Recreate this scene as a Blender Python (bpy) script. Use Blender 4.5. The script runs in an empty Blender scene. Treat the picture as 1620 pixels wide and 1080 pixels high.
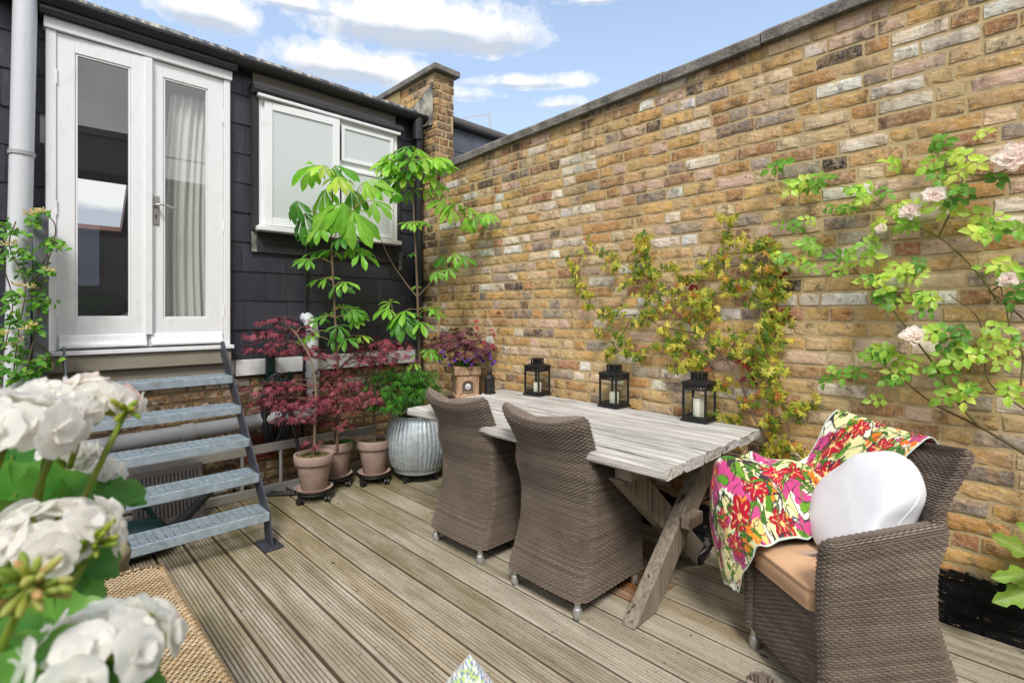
import bpy, math, random
from mathutils import Vector, Matrix, noise, Euler
V = Vector
R = math.radians
random.seed(7)
rnd = random.random
def ru(a, b): return a + (b - a) * random.random()
S = bpy.context.scene
C = S.collection

# ------------------------------------------------------------------ camera
CAMZ, FPX, HORY = 1.40, 805.0, 495.0
YAW = R(44.5)
FWD = V((math.sin(YAW), math.cos(YAW), 0)); RGT = V((math.cos(YAW), -math.sin(YAW), 0)); UP = V((0, 0, 1))
def ray(px, py):
    return FWD + RGT * ((px - 810) / FPX) + UP * ((HORY - py) / FPX)
O = V((0, 0, CAMZ))
def at_depth(px, py, z): return O + ray(px, py) * z
def at_y(px, py, y):
    r = ray(px, py); return O + r * (y / r.y)
def at_x(px, py, x):
    r = ray(px, py); return O + r * (x / r.x)
def at_z(px, py, z):
    r = ray(px, py); return O + r * ((z - CAMZ) / r.z)
cam = bpy.data.cameras.new('camera'); camo = bpy.data.objects.new('camera', cam); C.objects.link(camo)
camo.location = O; camo.rotation_euler = (R(90), 0, -YAW)
cam.sensor_width = 36; cam.sensor_fit = 'HORIZONTAL'; cam.lens = FPX / 1620 * 36
cam.shift_y = (HORY - 540) / 1620
cam.clip_start = 0.02; cam.clip_end = 6000
cam.dof.use_dof = True; cam.dof.focus_distance = 3.2; cam.dof.aperture_fstop = 5.6
S.camera = camo

# ------------------------------------------------------------------ helpers
class MB:
    """collects verts, faces and a colour per vertex; build() links ONE mesh object"""
    def __init__(s): s.v = []; s.f = []; s.c = []; s.uv = None; s.col = (1, 1, 1)
    def vert(s, p, c=None):
        s.v.append((p[0], p[1], p[2])); s.c.append(c or s.col); return len(s.v) - 1
    def face(s, *i): s.f.append(i)
    def box(s, a, b, M=None, c=None):
        n = len(s.v)
        for x in (a[0], b[0]):
            for y in (a[1], b[1]):
                for z in (a[2], b[2]):
                    p = V((x, y, z)); s.vert(M @ p if M else p, c)
        for q in ((0, 1, 3, 2), (4, 6, 7, 5), (0, 4, 5, 1), (2, 3, 7, 6), (0, 2, 6, 4), (1, 5, 7, 3)):
            s.f.append(tuple(n + i for i in q))
    def bar(s, p, q, w, h, up=UP, c=None):
        """rectangular bar from p to q, width w across, height h along up"""
        p, q = V(p), V(q); d = (q - p).normalized(); sd = d.cross(V(up)).normalized(); u2 = sd.cross(d)
        n = len(s.v)
        for e in (p, q):
            for (i, j) in ((-1, -1), (1, -1), (1, 1), (-1, 1)):
                s.vert(e + sd * (i * w / 2) + u2 * (j * h / 2), c)
        s.f += [(n, n+3, n+2, n+1), (n+4, n+5, n+6, n+7)]
        for i in range(4): j = (i + 1) % 4; s.f.append((n+i, n+j, n+4+j, n+4+i))
    def tube(s, path, r, n=8, c=None, caps=True, closed=False):
        path = [V(p) for p in path]; m = len(path); rr = r if isinstance(r, (list, tuple)) else [r] * m
        ref = None; st = len(s.v)
        for i, p in enumerate(path):
            if closed: d = path[(i+1) % m] - path[i-1]
            else: d = path[min(i+1, m-1)] - path[max(i-1, 0)]
            if d.length < 1e-9: d = V((0, 0, 1))
            d.normalize()
            if ref is None:
                ref = d.cross(V((0, 0, 1)) if abs(d.z) < .9 else V((1, 0, 0))).normalized()
            else:
                ref = (ref - d * ref.dot(d)).normalized()
            b = d.cross(ref)
            for k in range(n):
                a = 2 * math.pi * k / n
                s.vert(p + (ref * math.cos(a) + b * math.sin(a)) * rr[i], c)
        for i in range(m if closed else m - 1):
            i2 = (i + 1) % m
            for k in range(n):
                k2 = (k + 1) % n
                s.f.append((st+i*n+k, st+i*n+k2, st+i2*n+k2, st+i2*n+k))
        if caps and not closed:
            s.f.append(tuple(st + k for k in range(n))[::-1]); s.f.append(tuple(st + (m-1)*n + k for k in range(n)))
    def lathe(s, prof, n=32, M=None, c=None, rf=None):
        """prof: list of (r, z); rf(angle, r, z) may return another radius"""
        st = len(s.v); m = len(prof)
        for (r, z) in prof:
            for k in range(n):
                a = 2 * math.pi * k / n; q = rf(a, r, z) if rf else r
                p = V((q * math.cos(a), q * math.sin(a), z)); s.vert(M @ p if M else p, c)
        for i in range(m - 1):
            for k in range(n):
                k2 = (k + 1) % n
                s.f.append((st+i*n+k, st+i*n+k2, st+(i+1)*n+k2, st+(i+1)*n+k))
        s.f.append(tuple(st + k for k in range(n))[::-1]); s.f.append(tuple(st + (m-1)*n + k for k in range(n)))
    def grid(s, rows, c=None):
        """rows: list of equal lists of points"""
        st = len(s.v); m = len(rows[0])
        for i, r in enumerate(rows):
            for j, p in enumerate(r): s.vert(p, c(i, j) if callable(c) else c)
        for i in range(len(rows) - 1):
            for j in range(m - 1):
                a = st + i*m + j; s.f.append((a, a+1, a+m+1, a+m))
    def blob(s, p, r, n=10, m=7, c=None, M=None):
        prof = [(max(1e-4, math.sin(math.pi * i / m)) , -math.cos(math.pi * i / m)) for i in range(m + 1)]
        r = r if isinstance(r, (list, tuple)) else (r, r, r)
        T = Matrix.Translation(p) @ (M or Matrix()) @ Matrix.Diagonal((r[0], r[1], r[2], 1))
        s.lathe(prof, n, T, c)
    def build(s, name, mat, parent=None, smooth=False, bevel=0, seg=2, local=False, auto=None):
        me = bpy.data.meshes.new(name)
        vs = s.v
        if parent is not None and not local:
            iv = parent_matrix(parent).inverted(); vs = [tuple(iv @ V(p)) for p in s.v]
        me.from_pydata(vs, [], s.f)
        if s.c and len(s.c) == len(s.v):
            at = me.color_attributes.new('Col', 'FLOAT_COLOR', 'POINT')
            at.data.foreach_set('color', [x for c in s.c for x in (c[0], c[1], c[2], 1.0)])
        if smooth: me.polygons.foreach_set('use_smooth', [True] * len(me.polygons))
        me.update()
        o = bpy.data.objects.new(name, me); C.objects.link(o)
        if mat: me.materials.append(mat)
        if parent is not None: o.parent = parent; _PM[o.name] = Matrix() if local else parent_matrix(parent)
        if bevel:
            b = o.modifiers.new('bevel', 'BEVEL'); b.width = bevel; b.segments = seg; b.limit_method = 'ANGLE'; b.angle_limit = R(40)
        if auto: 
            me.polygons.foreach_set('use_smooth', [True] * len(me.polygons)); me.set_sharp_from_angle(angle=R(auto))
        return o
_PM = {}
def parent_matrix(o):
    m = _PM.get(o.name)
    if m is None: m = Matrix()
    return m
def tag(o, label=None, cat=None, group=None, kind=None):
    if label: o['label'] = label
    if cat: o['category'] = cat
    if group: o['group'] = group
    if kind: o['kind'] = kind
    return o
def thing(name, label, cat, loc=(0, 0, 0), rz=0, group=None):
    o = bpy.data.objects.new(name, None); C.objects.link(o); o.empty_display_size = .1
    o.location = loc; o.rotation_euler = (0, 0, rz)
    _PM[o.name] = Matrix.Translation(loc) @ Matrix.Rotation(rz, 4, 'Z')
    return tag(o, label, cat, group)
def dup(root, loc, rz, label):
    def cp(o, par):
        c = o.copy(); C.objects.link(c)
        if par: c.parent = par
        for ch in list(o.children): cp(ch, c)
        return c
    r = cp(root, None); r.location = loc; r.rotation_euler = (0, 0, rz); r['label'] = label
    _PM[r.name] = Matrix.Translation(loc) @ Matrix.Rotation(rz, 4, 'Z')
    return r
def catmull(pts, n):
    pts = [V(p) for p in pts]; P = [2*pts[0]-pts[1]] + pts + [2*pts[-1]-pts[-2]]; out = []
    segs = len(pts) - 1
    for k in range(n + 1):
        t = k / n * segs; i = min(int(t), segs - 1); u = t - i
        a, b, c, d = P[i], P[i+1], P[i+2], P[i+3]
        out.append(.5 * ((2*b) + (c - a) * u + (2*a - 5*b + 4*c - d) * u*u + (3*b - a - 3*c + d) * u**3))
    return out
def lin(h):
    h = h.lstrip('#'); o = []
    for i in (0, 2, 4):
        x = int(h[i:i+2], 16) / 255; o.append(x / 12.92 if x <= .04045 else ((x + .055) / 1.055) ** 2.4)
    return tuple(o)
def vary(c, a=.15, hue=.06):
    k = 1 + ru(-a, a); return tuple(max(0.001, x * k * (1 + ru(-hue, hue))) for x in c)
def mixc(a, b, t): return tuple(x + (y - x) * t for x, y in zip(a, b))
def nz(p, s=1.0): return noise.noise(V(p) * s)

# ------------------------------------------------------------------ materials
class NT:
    def __init__(s, name):
        s.m = bpy.data.materials.new(name); s.m.use_nodes = True; s.t = s.m.node_tree; s.n = s.t.nodes; s.l = s.t.links
        s.b = s.n['Principled BSDF']; s.out = s.n['Material Output']
    def node(s, ty, **k):
        n = s.n.new(ty)
        for a, v in k.items():
            if a.startswith('i_'): s.set(n, a[2:], v)
            else: setattr(n, a, v)
        return n
    def set(s, n, key, v):
        key = int(key) if key.isdigit() else key.replace('_', ' ')
        if isinstance(v, bpy.types.NodeSocket): s.l.new(v, n.inputs[key])
        else:
            if isinstance(v, (tuple, list)) and len(v) == 3 and n.inputs[key].type == 'RGBA': v = (*v, 1)
            n.inputs[key].default_value = v
    def P(s, key, v): s.set(s.b, key, v)
    def attr(s, name='Col'): return s.node('ShaderNodeAttribute', attribute_name=name).outputs['Color']
    def coord(s, kind='Object', scale=(1, 1, 1)):
        if kind == 'World': src = s.node('ShaderNodeNewGeometry').outputs['Position']
        else: src = s.node('ShaderNodeTexCoord').outputs[kind]
        mp = s.node('ShaderNodeMapping'); s.l.new(src, mp.inputs['Vector']); mp.inputs['Scale'].default_value = scale
        return mp.outputs[0]
    def noise(s, vec, scale=5, detail=4, rough=.55, dist=0):
        n = s.node('ShaderNodeTexNoise'); s.l.new(vec, n.inputs['Vector'])
        n.inputs['Scale'].default_value = scale; n.inputs['Detail'].default_value = detail
        n.inputs['Roughness'].default_value = rough; n.inputs['Distortion'].default_value = dist
        return n.outputs['Fac']
    def voro(s, vec, scale=5, feature='F1', out='Distance', rand=1):
        n = s.node('ShaderNodeTexVoronoi', feature=feature); s.l.new(vec, n.inputs['Vector'])
        n.inputs['Scale'].default_value = scale; n.inputs['Randomness'].default_value = rand
        return n.outputs[out]
    def ramp(s, fac, stops, interp='LINEAR'):
        n = s.node('ShaderNodeValToRGB'); n.color_ramp.interpolation = interp; e = n.color_ramp.elements
        while len(e) < len(stops): e.new(.5)
        for i, (p, c) in enumerate(stops):
            e[i].position = p; c = c if isinstance(c, (tuple, list)) else (c, c, c); e[i].color = (*c[:3], 1)
        s.l.new(fac, n.inputs[0]); return n.outputs[0]
    def mix(s, fac, a, b, mode='MIX'):
        n = s.node('ShaderNodeMix', data_type='RGBA', blend_type=mode)
        for k, v in ((0, fac), (6, a), (7, b)):
            if isinstance(v, bpy.types.NodeSocket): s.l.new(v, n.inputs[k])
            else: n.inputs[k].default_value = (*v, 1) if isinstance(v, (tuple, list)) else v
        return n.outputs[2]
    def math(s, op, a, b=0, c=0, clamp=False):
        n = s.node('ShaderNodeMath', operation=op); n.use_clamp = clamp
        for k, v in enumerate((a, b, c)):
            if isinstance(v, bpy.types.NodeSocket): s.l.new(v, n.inputs[k])
            else: n.inputs[k].default_value = v
        return n.outputs[0]
    def sep(s, vec):
        n = s.node('ShaderNodeSeparateXYZ'); s.l.new(vec, n.inputs[0]); return n.outputs
    def bump(s, h, strength=.4, dist=.01):
        n = s.node('ShaderNodeBump'); s.l.new(h, n.inputs['Height']); n.inputs['Strength'].default_value = strength
        n.inputs['Distance'].default_value = dist; s.l.new(n.outputs[0], s.b.inputs['Normal']); return n
def plain(name, col, rough=.6, metal=0, nscale=30, namt=.15, bump=.15, bdist=.002, kind='Object', spec=.5, coat=0):
    t = NT(name); v = t.coord(kind)
    n = t.noise(v, nscale, 5, .6); big = t.noise(v, nscale * .13, 3)
    k = t.math('ADD', t.math('MULTIPLY', n, namt), t.math('MULTIPLY', big, namt * 1.4))
    k = t.math('ADD', k, 1 - namt * 1.2)
    c = t.mix(1.0, col, k, 'MULTIPLY'); t.P('Base Color', c)
    t.P('Roughness', t.math('ADD', t.math('MULTIPLY', n, .25), rough - .12)); t.P('Metallic', metal); t.P('Specular IOR Level', spec)
    if bump: t.bump(n, bump, bdist)
    if coat: t.P('Coat Weight', coat)
    return t.m
def leafmat(name, rough=.45, trans=.35, spec=.4, namt=.35, tint=(1.15, 1.15, .7)):
    t = NT(name); a = t.attr(); v = t.coord('World')
    n = t.noise(v, 60, 3); a = t.mix(1.0, a, t.math('ADD', t.math('MULTIPLY', n, namt), 1 - namt * .5), 'MULTIPLY')
    t.P('Base Color', a); t.P('Roughness', rough); t.P('Specular IOR Level', spec)
    tr = t.node('ShaderNodeBsdfTranslucent'); t.l.new(t.mix(1.0, a, tint, 'MULTIPLY'), tr.inputs[0])
    mx = t.node('ShaderNodeMixShader'); mx.inputs[0].default_value = trans
    t.l.new(t.b.outputs[0], mx.inputs[1]); t.l.new(tr.outputs[0], mx.inputs[2]); t.l.new(mx.outputs[0], t.out.inputs[0])
    return t.m
def attrmat(name, rough=.7, metal=0, nscale=25, namt=.3, bump=.2, bdist=.003, kind='Object', spec=.4, scale=(1, 1, 1)):
    t = NT(name); v = t.coord(kind, scale); n = t.noise(v, nscale, 6, .6)
    a = t.mix(1.0, t.attr(), t.math('ADD', t.math('MULTIPLY', n, namt * 2), 1 - namt), 'MULTIPLY')
    t.P('Base Color', a); t.P('Roughness', rough); t.P('Metallic', metal); t.P('Specular IOR Level', spec)
    if bump: t.bump(n, bump, bdist)
    return t.m
M = {}
def mk_brick(name, tar):
    t = NT(name); v = t.coord('World'); a = t.attr()
    n1 = t.noise(v, 14, 6, .65); n2 = t.noise(v, 55, 6, .7); n3 = t.noise(v, 160, 3, .6)
    # kiln flashing inside one brick, gritty surface, small black pits
    c = t.mix(t.ramp(n1, [(.46, 0), (.66, .5)]), a, lin('#b98545'))
    c = t.mix(t.ramp(t.noise(v, 19, 5, .7), [(.5, 0), (.68, .6)]), c, lin('#c9b49c'))
    c = t.mix(t.ramp(n2, [(.46, 0), (.72, .5)]), c, lin('#dccaae'))
    c = t.mix(t.ramp(t.noise(v, 13, 6, .75), [(.53, 0), (.64, .68)]), c, lin('#4e4236'))
    c = t.mix(t.ramp(t.noise(t.coord('World', (1, 1, .55)), 2.1, 5, .7), [(.56, 0), (.74, .5)]), c, lin('#6b5c4c'))
    soot = t.math('MULTIPLY', t.ramp(t.noise(t.coord('World', (1, 1.6, .35)), 2.6, 6, .7), [(.47, 0), (.6, .8)]), t.ramp(t.math('MULTIPLY', t.sep(v)[2], .3333), [(.70, 0), (.93, 1)]))
    c = t.mix(soot, c, (.05, .045, .04))
    pits = t.ramp(t.noise(v, 75, 4, .75), [(.31, 1), (.37, 0)])
    c = t.mix(t.math('MULTIPLY', pits, .8), c, (.02, .016, .014))
    c = t.mix(1.0, c, t.math('ADD', t.math('MULTIPLY', n3, .6), .68), 'MULTIPLY')
    if tar:
        z = t.sep(v)[2]
        k = t.math('ADD', z, t.math('MULTIPLY', t.math('SUBTRACT', t.noise(t.coord('World', (1, 1, 2)), 5, 5, .65), .5), .32))
        m = t.ramp(k, [(.232, 1), (.25, 0)])
        scrape = t.ramp(t.noise(t.coord('World', (1, 1, 4)), 16, 6, .7), [(.6, 0), (.66, .75)])
        c = t.mix(t.math('MULTIPLY', m, t.math('SUBTRACT', 1, scrape)), c, (.012, .012, .013))
    t.P('Base Color', c); t.P('Roughness', .92); t.P('Specular IOR Level', .2)
    h = t.math('SUBTRACT', t.math('ADD', t.math('MULTIPLY', n2, .8), t.math('MULTIPLY', n3, .4)), t.math('MULTIPLY', pits, .8))
    t.bump(h, .7, .006); return t.m
M['brick'] = mk_brick('stock_brick', True)
M['brick_plain'] = mk_brick('stock_brick_plain', False)
M['concrete'] = plain('concrete', lin('#8b857a'), .9, 0, 60, .5, .5, .004, 'World', .2)
M['coping'] = plain('coping_stone', lin('#7f7b75'), .95, 0, 60, 1.3, 1.0, .012, 'World', .2)
M['render'] = plain('grey_render', lin('#8f897c'), .9, 0, 14, .45, .3, .003, 'World', .2)
def mk_slate():
    t = NT('slate'); v = t.coord('World'); a = t.attr(); n = t.noise(v, 18, 6, .65); n2 = t.noise(v, 5, 4)
    c = t.mix(1.0, a, t.math('ADD', t.math('MULTIPLY', n, 1.0), .5), 'MULTIPLY')
    streak = t.ramp(t.noise(t.coord('World', (6, 6, .8)), 4, 5, .7), [(.56, 0), (.8, .35)])
    c = t.mix(streak, c, (.14, .14, .15))
    spots = t.ramp(t.noise(v, 90, 2), [(.72, 0), (.77, .6)]); c = t.mix(spots, c, (.3, .3, .3))
    t.P('Base Color', c); t.P('Roughness', t.math('ADD', t.math('MULTIPLY', n2, .3), .33)); t.P('Specular IOR Level', .45); t.bump(n, .2, .003); return t.m
M['slate'] = mk_slate()
def mk_paint(name, col, rough=.4):
    t = NT(name); v = t.coord('World'); n = t.noise(v, 25, 5); d = t.noise(t.coord('World', (3, 3, 1)), 7, 6, .65)
    c = t.mix(t.ramp(d, [(.55, 0), (.8, .35)]), col, mixc(col, lin('#8d8a80'), .7))
    chips = t.ramp(t.noise(v, 38, 6, .7), [(.725, 0), (.745, 1)])
    c = t.mix(t.math('MULTIPLY', chips, .55), c, lin('#8a8175'))
    t.P('Base Color', c); t.P('Roughness', rough); t.bump(t.noise(t.coord('World', (1, 1, .3)), 60, 3), .08, .002); return t.m
M['white'] = mk_paint('white_paint', (.80, .81, .83))
M['fascia'] = mk_paint('white_fascia', (.74, .75, .76), .5)
M['pipe_white'] = mk_paint('pale_grey_pipe', lin('#cdd0d6'), .35)
M['pipe_grey'] = mk_paint('grey_pipe', lin('#a4a6aa'), .4)
M['post_grey'] = plain('grey_post', lin('#6d7078'), .5, 0, 40, .2)
M['black_metal'] = plain('black_metal', (.012, .012, .013), .42, .0, 70, .4, .2, .001)
M['black_pipe'] = plain('black_pipe', (.018, .019, .022), .38, 0, 30, .6, .15, .002, 'World')
M['lead'] = None
def mk_lead():
    t = NT('lead_sheet'); v = t.coord('World', (1.5, 1, 1)); n = t.noise(v, 9, 6, .7); n2 = t.noise(t.coord('World', (8, 1, 1)), 3, 5, .7)
    c = t.mix(t.ramp(n2, [(.45, 0), (.62, 1)]), lin('#43454a'), lin('#b9b3a4')); c = t.mix(t.ramp(n, [(.5, 0), (.7, .8)]), c, lin('#2f3136'))
    t.P('Base Color', c); t.P('Roughness', .6); t.bump(n, .4, .01); return t.m
M['lead'] = mk_lead()
M['lead_dark'] = plain('dark_lead', lin('#2c2c2f'), .8, 0, 35, .9, .6, .006, 'World')
M['felt'] = plain('roof_felt', lin('#57565a'), .9, 0, 30, .4, .3, .004, 'World')
M['steel'] = plain('brushed_steel', (.55, .53, .5), .3, .9, 60, .2, .1, .0005)
def mk_galv(name, base, bl):
    t = NT(name); v = t.coord('Object'); f = t.voro(v, 40, 'F1', 'Color'); n = t.noise(v, 9, 5, .6)
    k = t.sep(f)[0]
    c = t.mix(k, base, mixc(base, bl, .6)); c = t.mix(t.ramp(n, [(.5, 0), (.75, .5)]), c, lin('#6f6a60'))
    t.P('Base Color', c); t.P('Metallic', .45); t.P('Roughness', t.math('ADD', t.math('MULTIPLY', n, .3), .3)); t.bump(n, .15, .003); return t.m
M['galv'] = mk_galv('galvanised_steel', lin('#9fb0bd'), lin('#c3d2dc'))
M['tub'] = mk_galv('weathered_zinc', lin('#a9b6bd'), lin('#d8dfe2'))
M['alu'] = plain('aluminium', (.62, .62, .62), .4, .8, 30, .25, .1, .001)
M['stringer'] = plain('dark_painted_steel', lin('#3b3d47'), .45, .1, 30, .4, .2, .002)
def mk_deck():
    t = NT('deck_timber'); v = t.coord('World'); a = t.attr()
    g = t.noise(t.coord('World', (40, 1.2, 40)), 3.0, 6, .65); g2 = t.noise(t.coord('World', (7, .9, 7)), 2.0, 5, .6)
    c = t.mix(1.0, a, t.math('ADD', t.math('MULTIPLY', g, .8), .58), 'MULTIPLY')
    c = t.mix(t.ramp(g2, [(.42, 0), (.66, .8)]), c, lin('#bcb3a3'))
    c = t.mix(t.ramp(t.noise(t.coord('World', (9, .7, 9)), 1.7, 5, .65), [(.48, 0), (.7, .6)]), c, lin('#6f6550'))
    # green algae, heavier in the damp corner by the house and along the wall
    x, y, z = t.sep(v)
    damp = t.math('ADD', t.math('MULTIPLY', t.math('SUBTRACT', y, 1.5), .16), t.math('MULTIPLY', t.math('SUBTRACT', x, 1.3), .1), clamp=True)
    al = t.math('ADD', damp, t.math('MULTIPLY', t.math('SUBTRACT', t.noise(t.coord('World', (2.2, .7, 1)), 2.4, 5, .6), .52), 1.5))
    c = t.mix(t.ramp(al, [(.06, 0), (.55, .62)]), c, lin('#6a6432'))
    # knots
    kn = t.voro(t.coord('World', (6.5, 3.6, 1)), 1.0, 'F1', 'Distance')
    kn2 = t.math('ADD', kn, t.math('MULTIPLY', t.noise(v, 70, 3), .05))
    c = t.mix(t.ramp(kn2, [(.07, .85), (.10, 0)]), c, lin('#4a3d2e'))
    gz = t.ramp(z, [(-.0, 0), (.001, 0)]); low = t.ramp(t.math('MULTIPLY', z, -220), [(.3, 0), (.95, .6)]); c = t.mix(low, c, lin('#463c28'))
    dirt = t.ramp(t.noise(v, 45, 4, .7), [(.3, .5), (.42, 0)]); c = t.mix(dirt, c, lin('#3a3226'))
    t.P('Base Color', c); t.P('Roughness', .8); t.P('Specular IOR Level', .3); t.bump(g, .5, .003); return t.m
M['deck'] = mk_deck()
def mk_oldwood(name, pale, dark, axis):
    t = NT(name); s1 = [28, 28, 28]; s1[axis] = 1.0; s2 = [12, 12, 12]; s2[axis] = .5; s3 = [5, 5, 5]; s3[axis] = 1.2
    g = t.noise(t.coord('Object', s1), 2.2, 7, .7); g2 = t.noise(t.coord('Object', s2), 2.2, 6, .6, .3); g3 = t.noise(t.coord('Object', s3), 2.0, 4)
    c = t.mix(t.ramp(g, [(.33, .85), (.58, 0)]), pale, dark)
    c = t.mix(t.ramp(g3, [(.45, 0), (.75, .45)]), c, mixc(pale, dark, .55))
    crack = t.ramp(g2, [(.335, 1), (.365, 0)]); c = t.mix(t.math('MULTIPLY', crack, .88), c, mixc(dark, (.02, .018, .015), .75))
    kn = t.voro(t.coord('Object', (9, 2, 1) if axis == 1 else (2, 9, 9)), 1.0); c = t.mix(t.ramp(kn, [(.04, .9), (.08, 0)]), c, (.05, .04, .03))
    c = t.mix(1.0, c, t.attr(), 'MULTIPLY')
    t.P('Base Color', c); t.P('Roughness', .85); t.P('Specular IOR Level', .25)
    t.bump(t.math('SUBTRACT', t.math('MULTIPLY', g, .7), crack), .8, .005); return t.m
M['table_top'] = mk_oldwood('bleached_timber', lin('#cdcbc8'), lin('#5d5954'), 1)
M['table_leg'] = mk_oldwood('weathered_timber', lin('#94897b'), lin('#4f463c'), 2)
def mk_wicker(name, rough=.5):
    t = NT(name); v = t.coord('Object'); n = t.noise(v, 140, 2); b = t.noise(v, 6, 3)
    c = t.mix(1.0, t.attr(), t.math('ADD', t.math('MULTIPLY', n, .8), t.math('MULTIPLY', b, .6)), 'MULTIPLY')
    t.P('Base Color', c); t.P('Roughness', rough); t.P('Specular IOR Level', .45); return t.m
M['wicker'] = mk_wicker('brown_wicker')
M['wicker_beige'] = mk_wicker('beige_wicker', .65)
def mk_cloth(name, col, rough=.9, scale=900, attr=False):
    t = NT(name); v = t.coord('Object'); n = t.noise(v, 12, 4); w = t.noise(v, scale, 2)
    base = t.attr() if attr else col
    c = t.mix(1.0, base, t.math('ADD', t.math('MULTIPLY', n, .16), t.math('ADD', t.math('MULTIPLY', w, .2), .82)), 'MULTIPLY')
    t.P('Base Color', c); t.P('Roughness', rough); t.P('Specular IOR Level', .2); t.P('Sheen Weight', .2)
    t.bump(t.math('ADD', t.math('MULTIPLY', w, .3), t.noise(v, 14, 4)), .3, .004); return t.m
M['cloth_white'] = mk_cloth('white_linen', (.80, .81, .85))
M['cloth_beige'] = mk_cloth('beige_canvas', lin('#cfa57f'))
M['cloth_print'] = mk_cloth('printed_cotton', None, .9, 700, True)
M['knit'] = mk_cloth('knitted_wool', None, .95, 500, True)
M['terracotta'] = plain('terracotta', lin('#a58f84'), .9, 0, 22, .5, .3, .003, 'Object', .2)
M['terracotta_old'] = attrmat('old_terracotta', .95, 0, 40, .5, .6, .004)
M['soil'] = attrmat('soil_and_moss', 1, 0, 60, .6, 1.0, .01)
M['plastic_black'] = plain('black_plastic', (.015, .015, .016), .35, 0, 30, .2)
M['plastic_green'] = plain('dark_green_plastic', lin('#10302f'), .35, 0, 20, .3, .05, .001)
M['rubber'] = plain('black_rubber', (.014, .014, .015), .5, 0, 30, .3)
M['wax'] = plain('candle_wax', (.78, .74, .62), .5, 0, 20, .1, .05)
M['bark'] = attrmat('bark', .85, 0, 80, .4, .5, .002)
M['leaf'] = leafmat('green_leaf', .42, .45)
M['leaf_red'] = leafmat('red_leaf', .5, .3)
M['petal'] = leafmat('petal', .6, .6, .2, .03, (1.04, 1.03, 1.0))
M['stone'] = plain('mossy_stone', lin('#847a62'), .95, 0, 28, .9, .9, .01, 'Object', .2)
M['panel'] = plain('grey_panel', lin('#55504e'), .6, .1, 20, .3)
M['rust'] = plain('rust', lin('#7c4a30'), .9, 0, 40, .5)
M['wallpaint'] = plain('interior_white', (.78, .78, .76), .9, 0, 10, .1, 0)
M['wood_brown'] = plain('brown_wood', lin('#6b452f'), .5, 0, 25, .5)
M['wood_dark'] = plain('dark_wood', lin('#3a3230'), .4, 0, 25, .4)
M['curtain'] = None
def mk_curtain():
    t = NT('net_curtain'); t.P('Base Color', (.93, .92, .89)); t.P('Roughness', .95)
    tr = t.node('ShaderNodeBsdfTranslucent'); tr.inputs[0].default_value = (.86, .85, .8, 1)
    mx = t.node('ShaderNodeMixShader'); mx.inputs[0].default_value = .3
    t.l.new(t.b.outputs[0], mx.inputs[1]); t.l.new(tr.outputs[0], mx.inputs[2]); t.l.new(mx.outputs[0], t.out.inputs[0])
    t.bump(t.noise(t.coord('World'), 300, 2), .1, .001); return t.m
M['curtain'] = mk_curtain()
def mk_glass(name, ior, tint, frost=0):
    t = NT(name); t.n.remove(t.b)
    gl = t.node('ShaderNodeBsdfGlossy'); gl.inputs['Roughness'].default_value = .003 if not frost else .12
    fr = t.node('ShaderNodeFresnel'); bf = t.node('ShaderNodeNewGeometry').outputs['Backfacing']
    t.l.new(t.math('ADD', t.math('MULTIPLY', bf, 1.0 - ior), ior), fr.inputs[0])
    if frost:
        a = t.node('ShaderNodeBsdfDiffuse'); a.inputs[0].default_value = (*tint, 1)
        b2 = t.node('ShaderNodeBsdfTranslucent'); b2.inputs[0].default_value = (*tint, 1)
        m0 = t.node('ShaderNodeMixShader'); m0.inputs[0].default_value = .35
        t.l.new(a.outputs[0], m0.inputs[1]); t.l.new(b2.outputs[0], m0.inputs[2]); inner = m0.outputs[0]
    else:
        a = t.node('ShaderNodeBsdfTransparent'); a.inputs[0].default_value = (*tint, 1); inner = a.outputs[0]
    mx = t.node('ShaderNodeMixShader'); t.l.new(fr.outputs[0], mx.inputs[0]); t.l.new(inner, mx.inputs[1]); t.l.new(gl.outputs[0], mx.inputs[2])
    t.l.new(mx.outputs[0], t.out.inputs[0]); return t.m
M['glass'] = mk_glass('window_glass', 2.8, (.98, .99, .985))
M['glass_clear'] = mk_glass('lantern_glass', 1.4, (.95, .96, .95))
M['glass_frost'] = mk_glass('obscure_glass', 1.55, (.82, .86, .88), 1)
# ================================================================== THE SETTING
gm = MB(); gm.box((-900, -900, -9.2), (900, 900, -9.0)); tag(gm.build('ground', plain('tarmac', (.06, .06, .06), .95, 0, 2, .3, 0, .01, 'World')), kind='structure')
WX, FY = 3.02, 4.376          # face of the brick wall, face of the house

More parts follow.
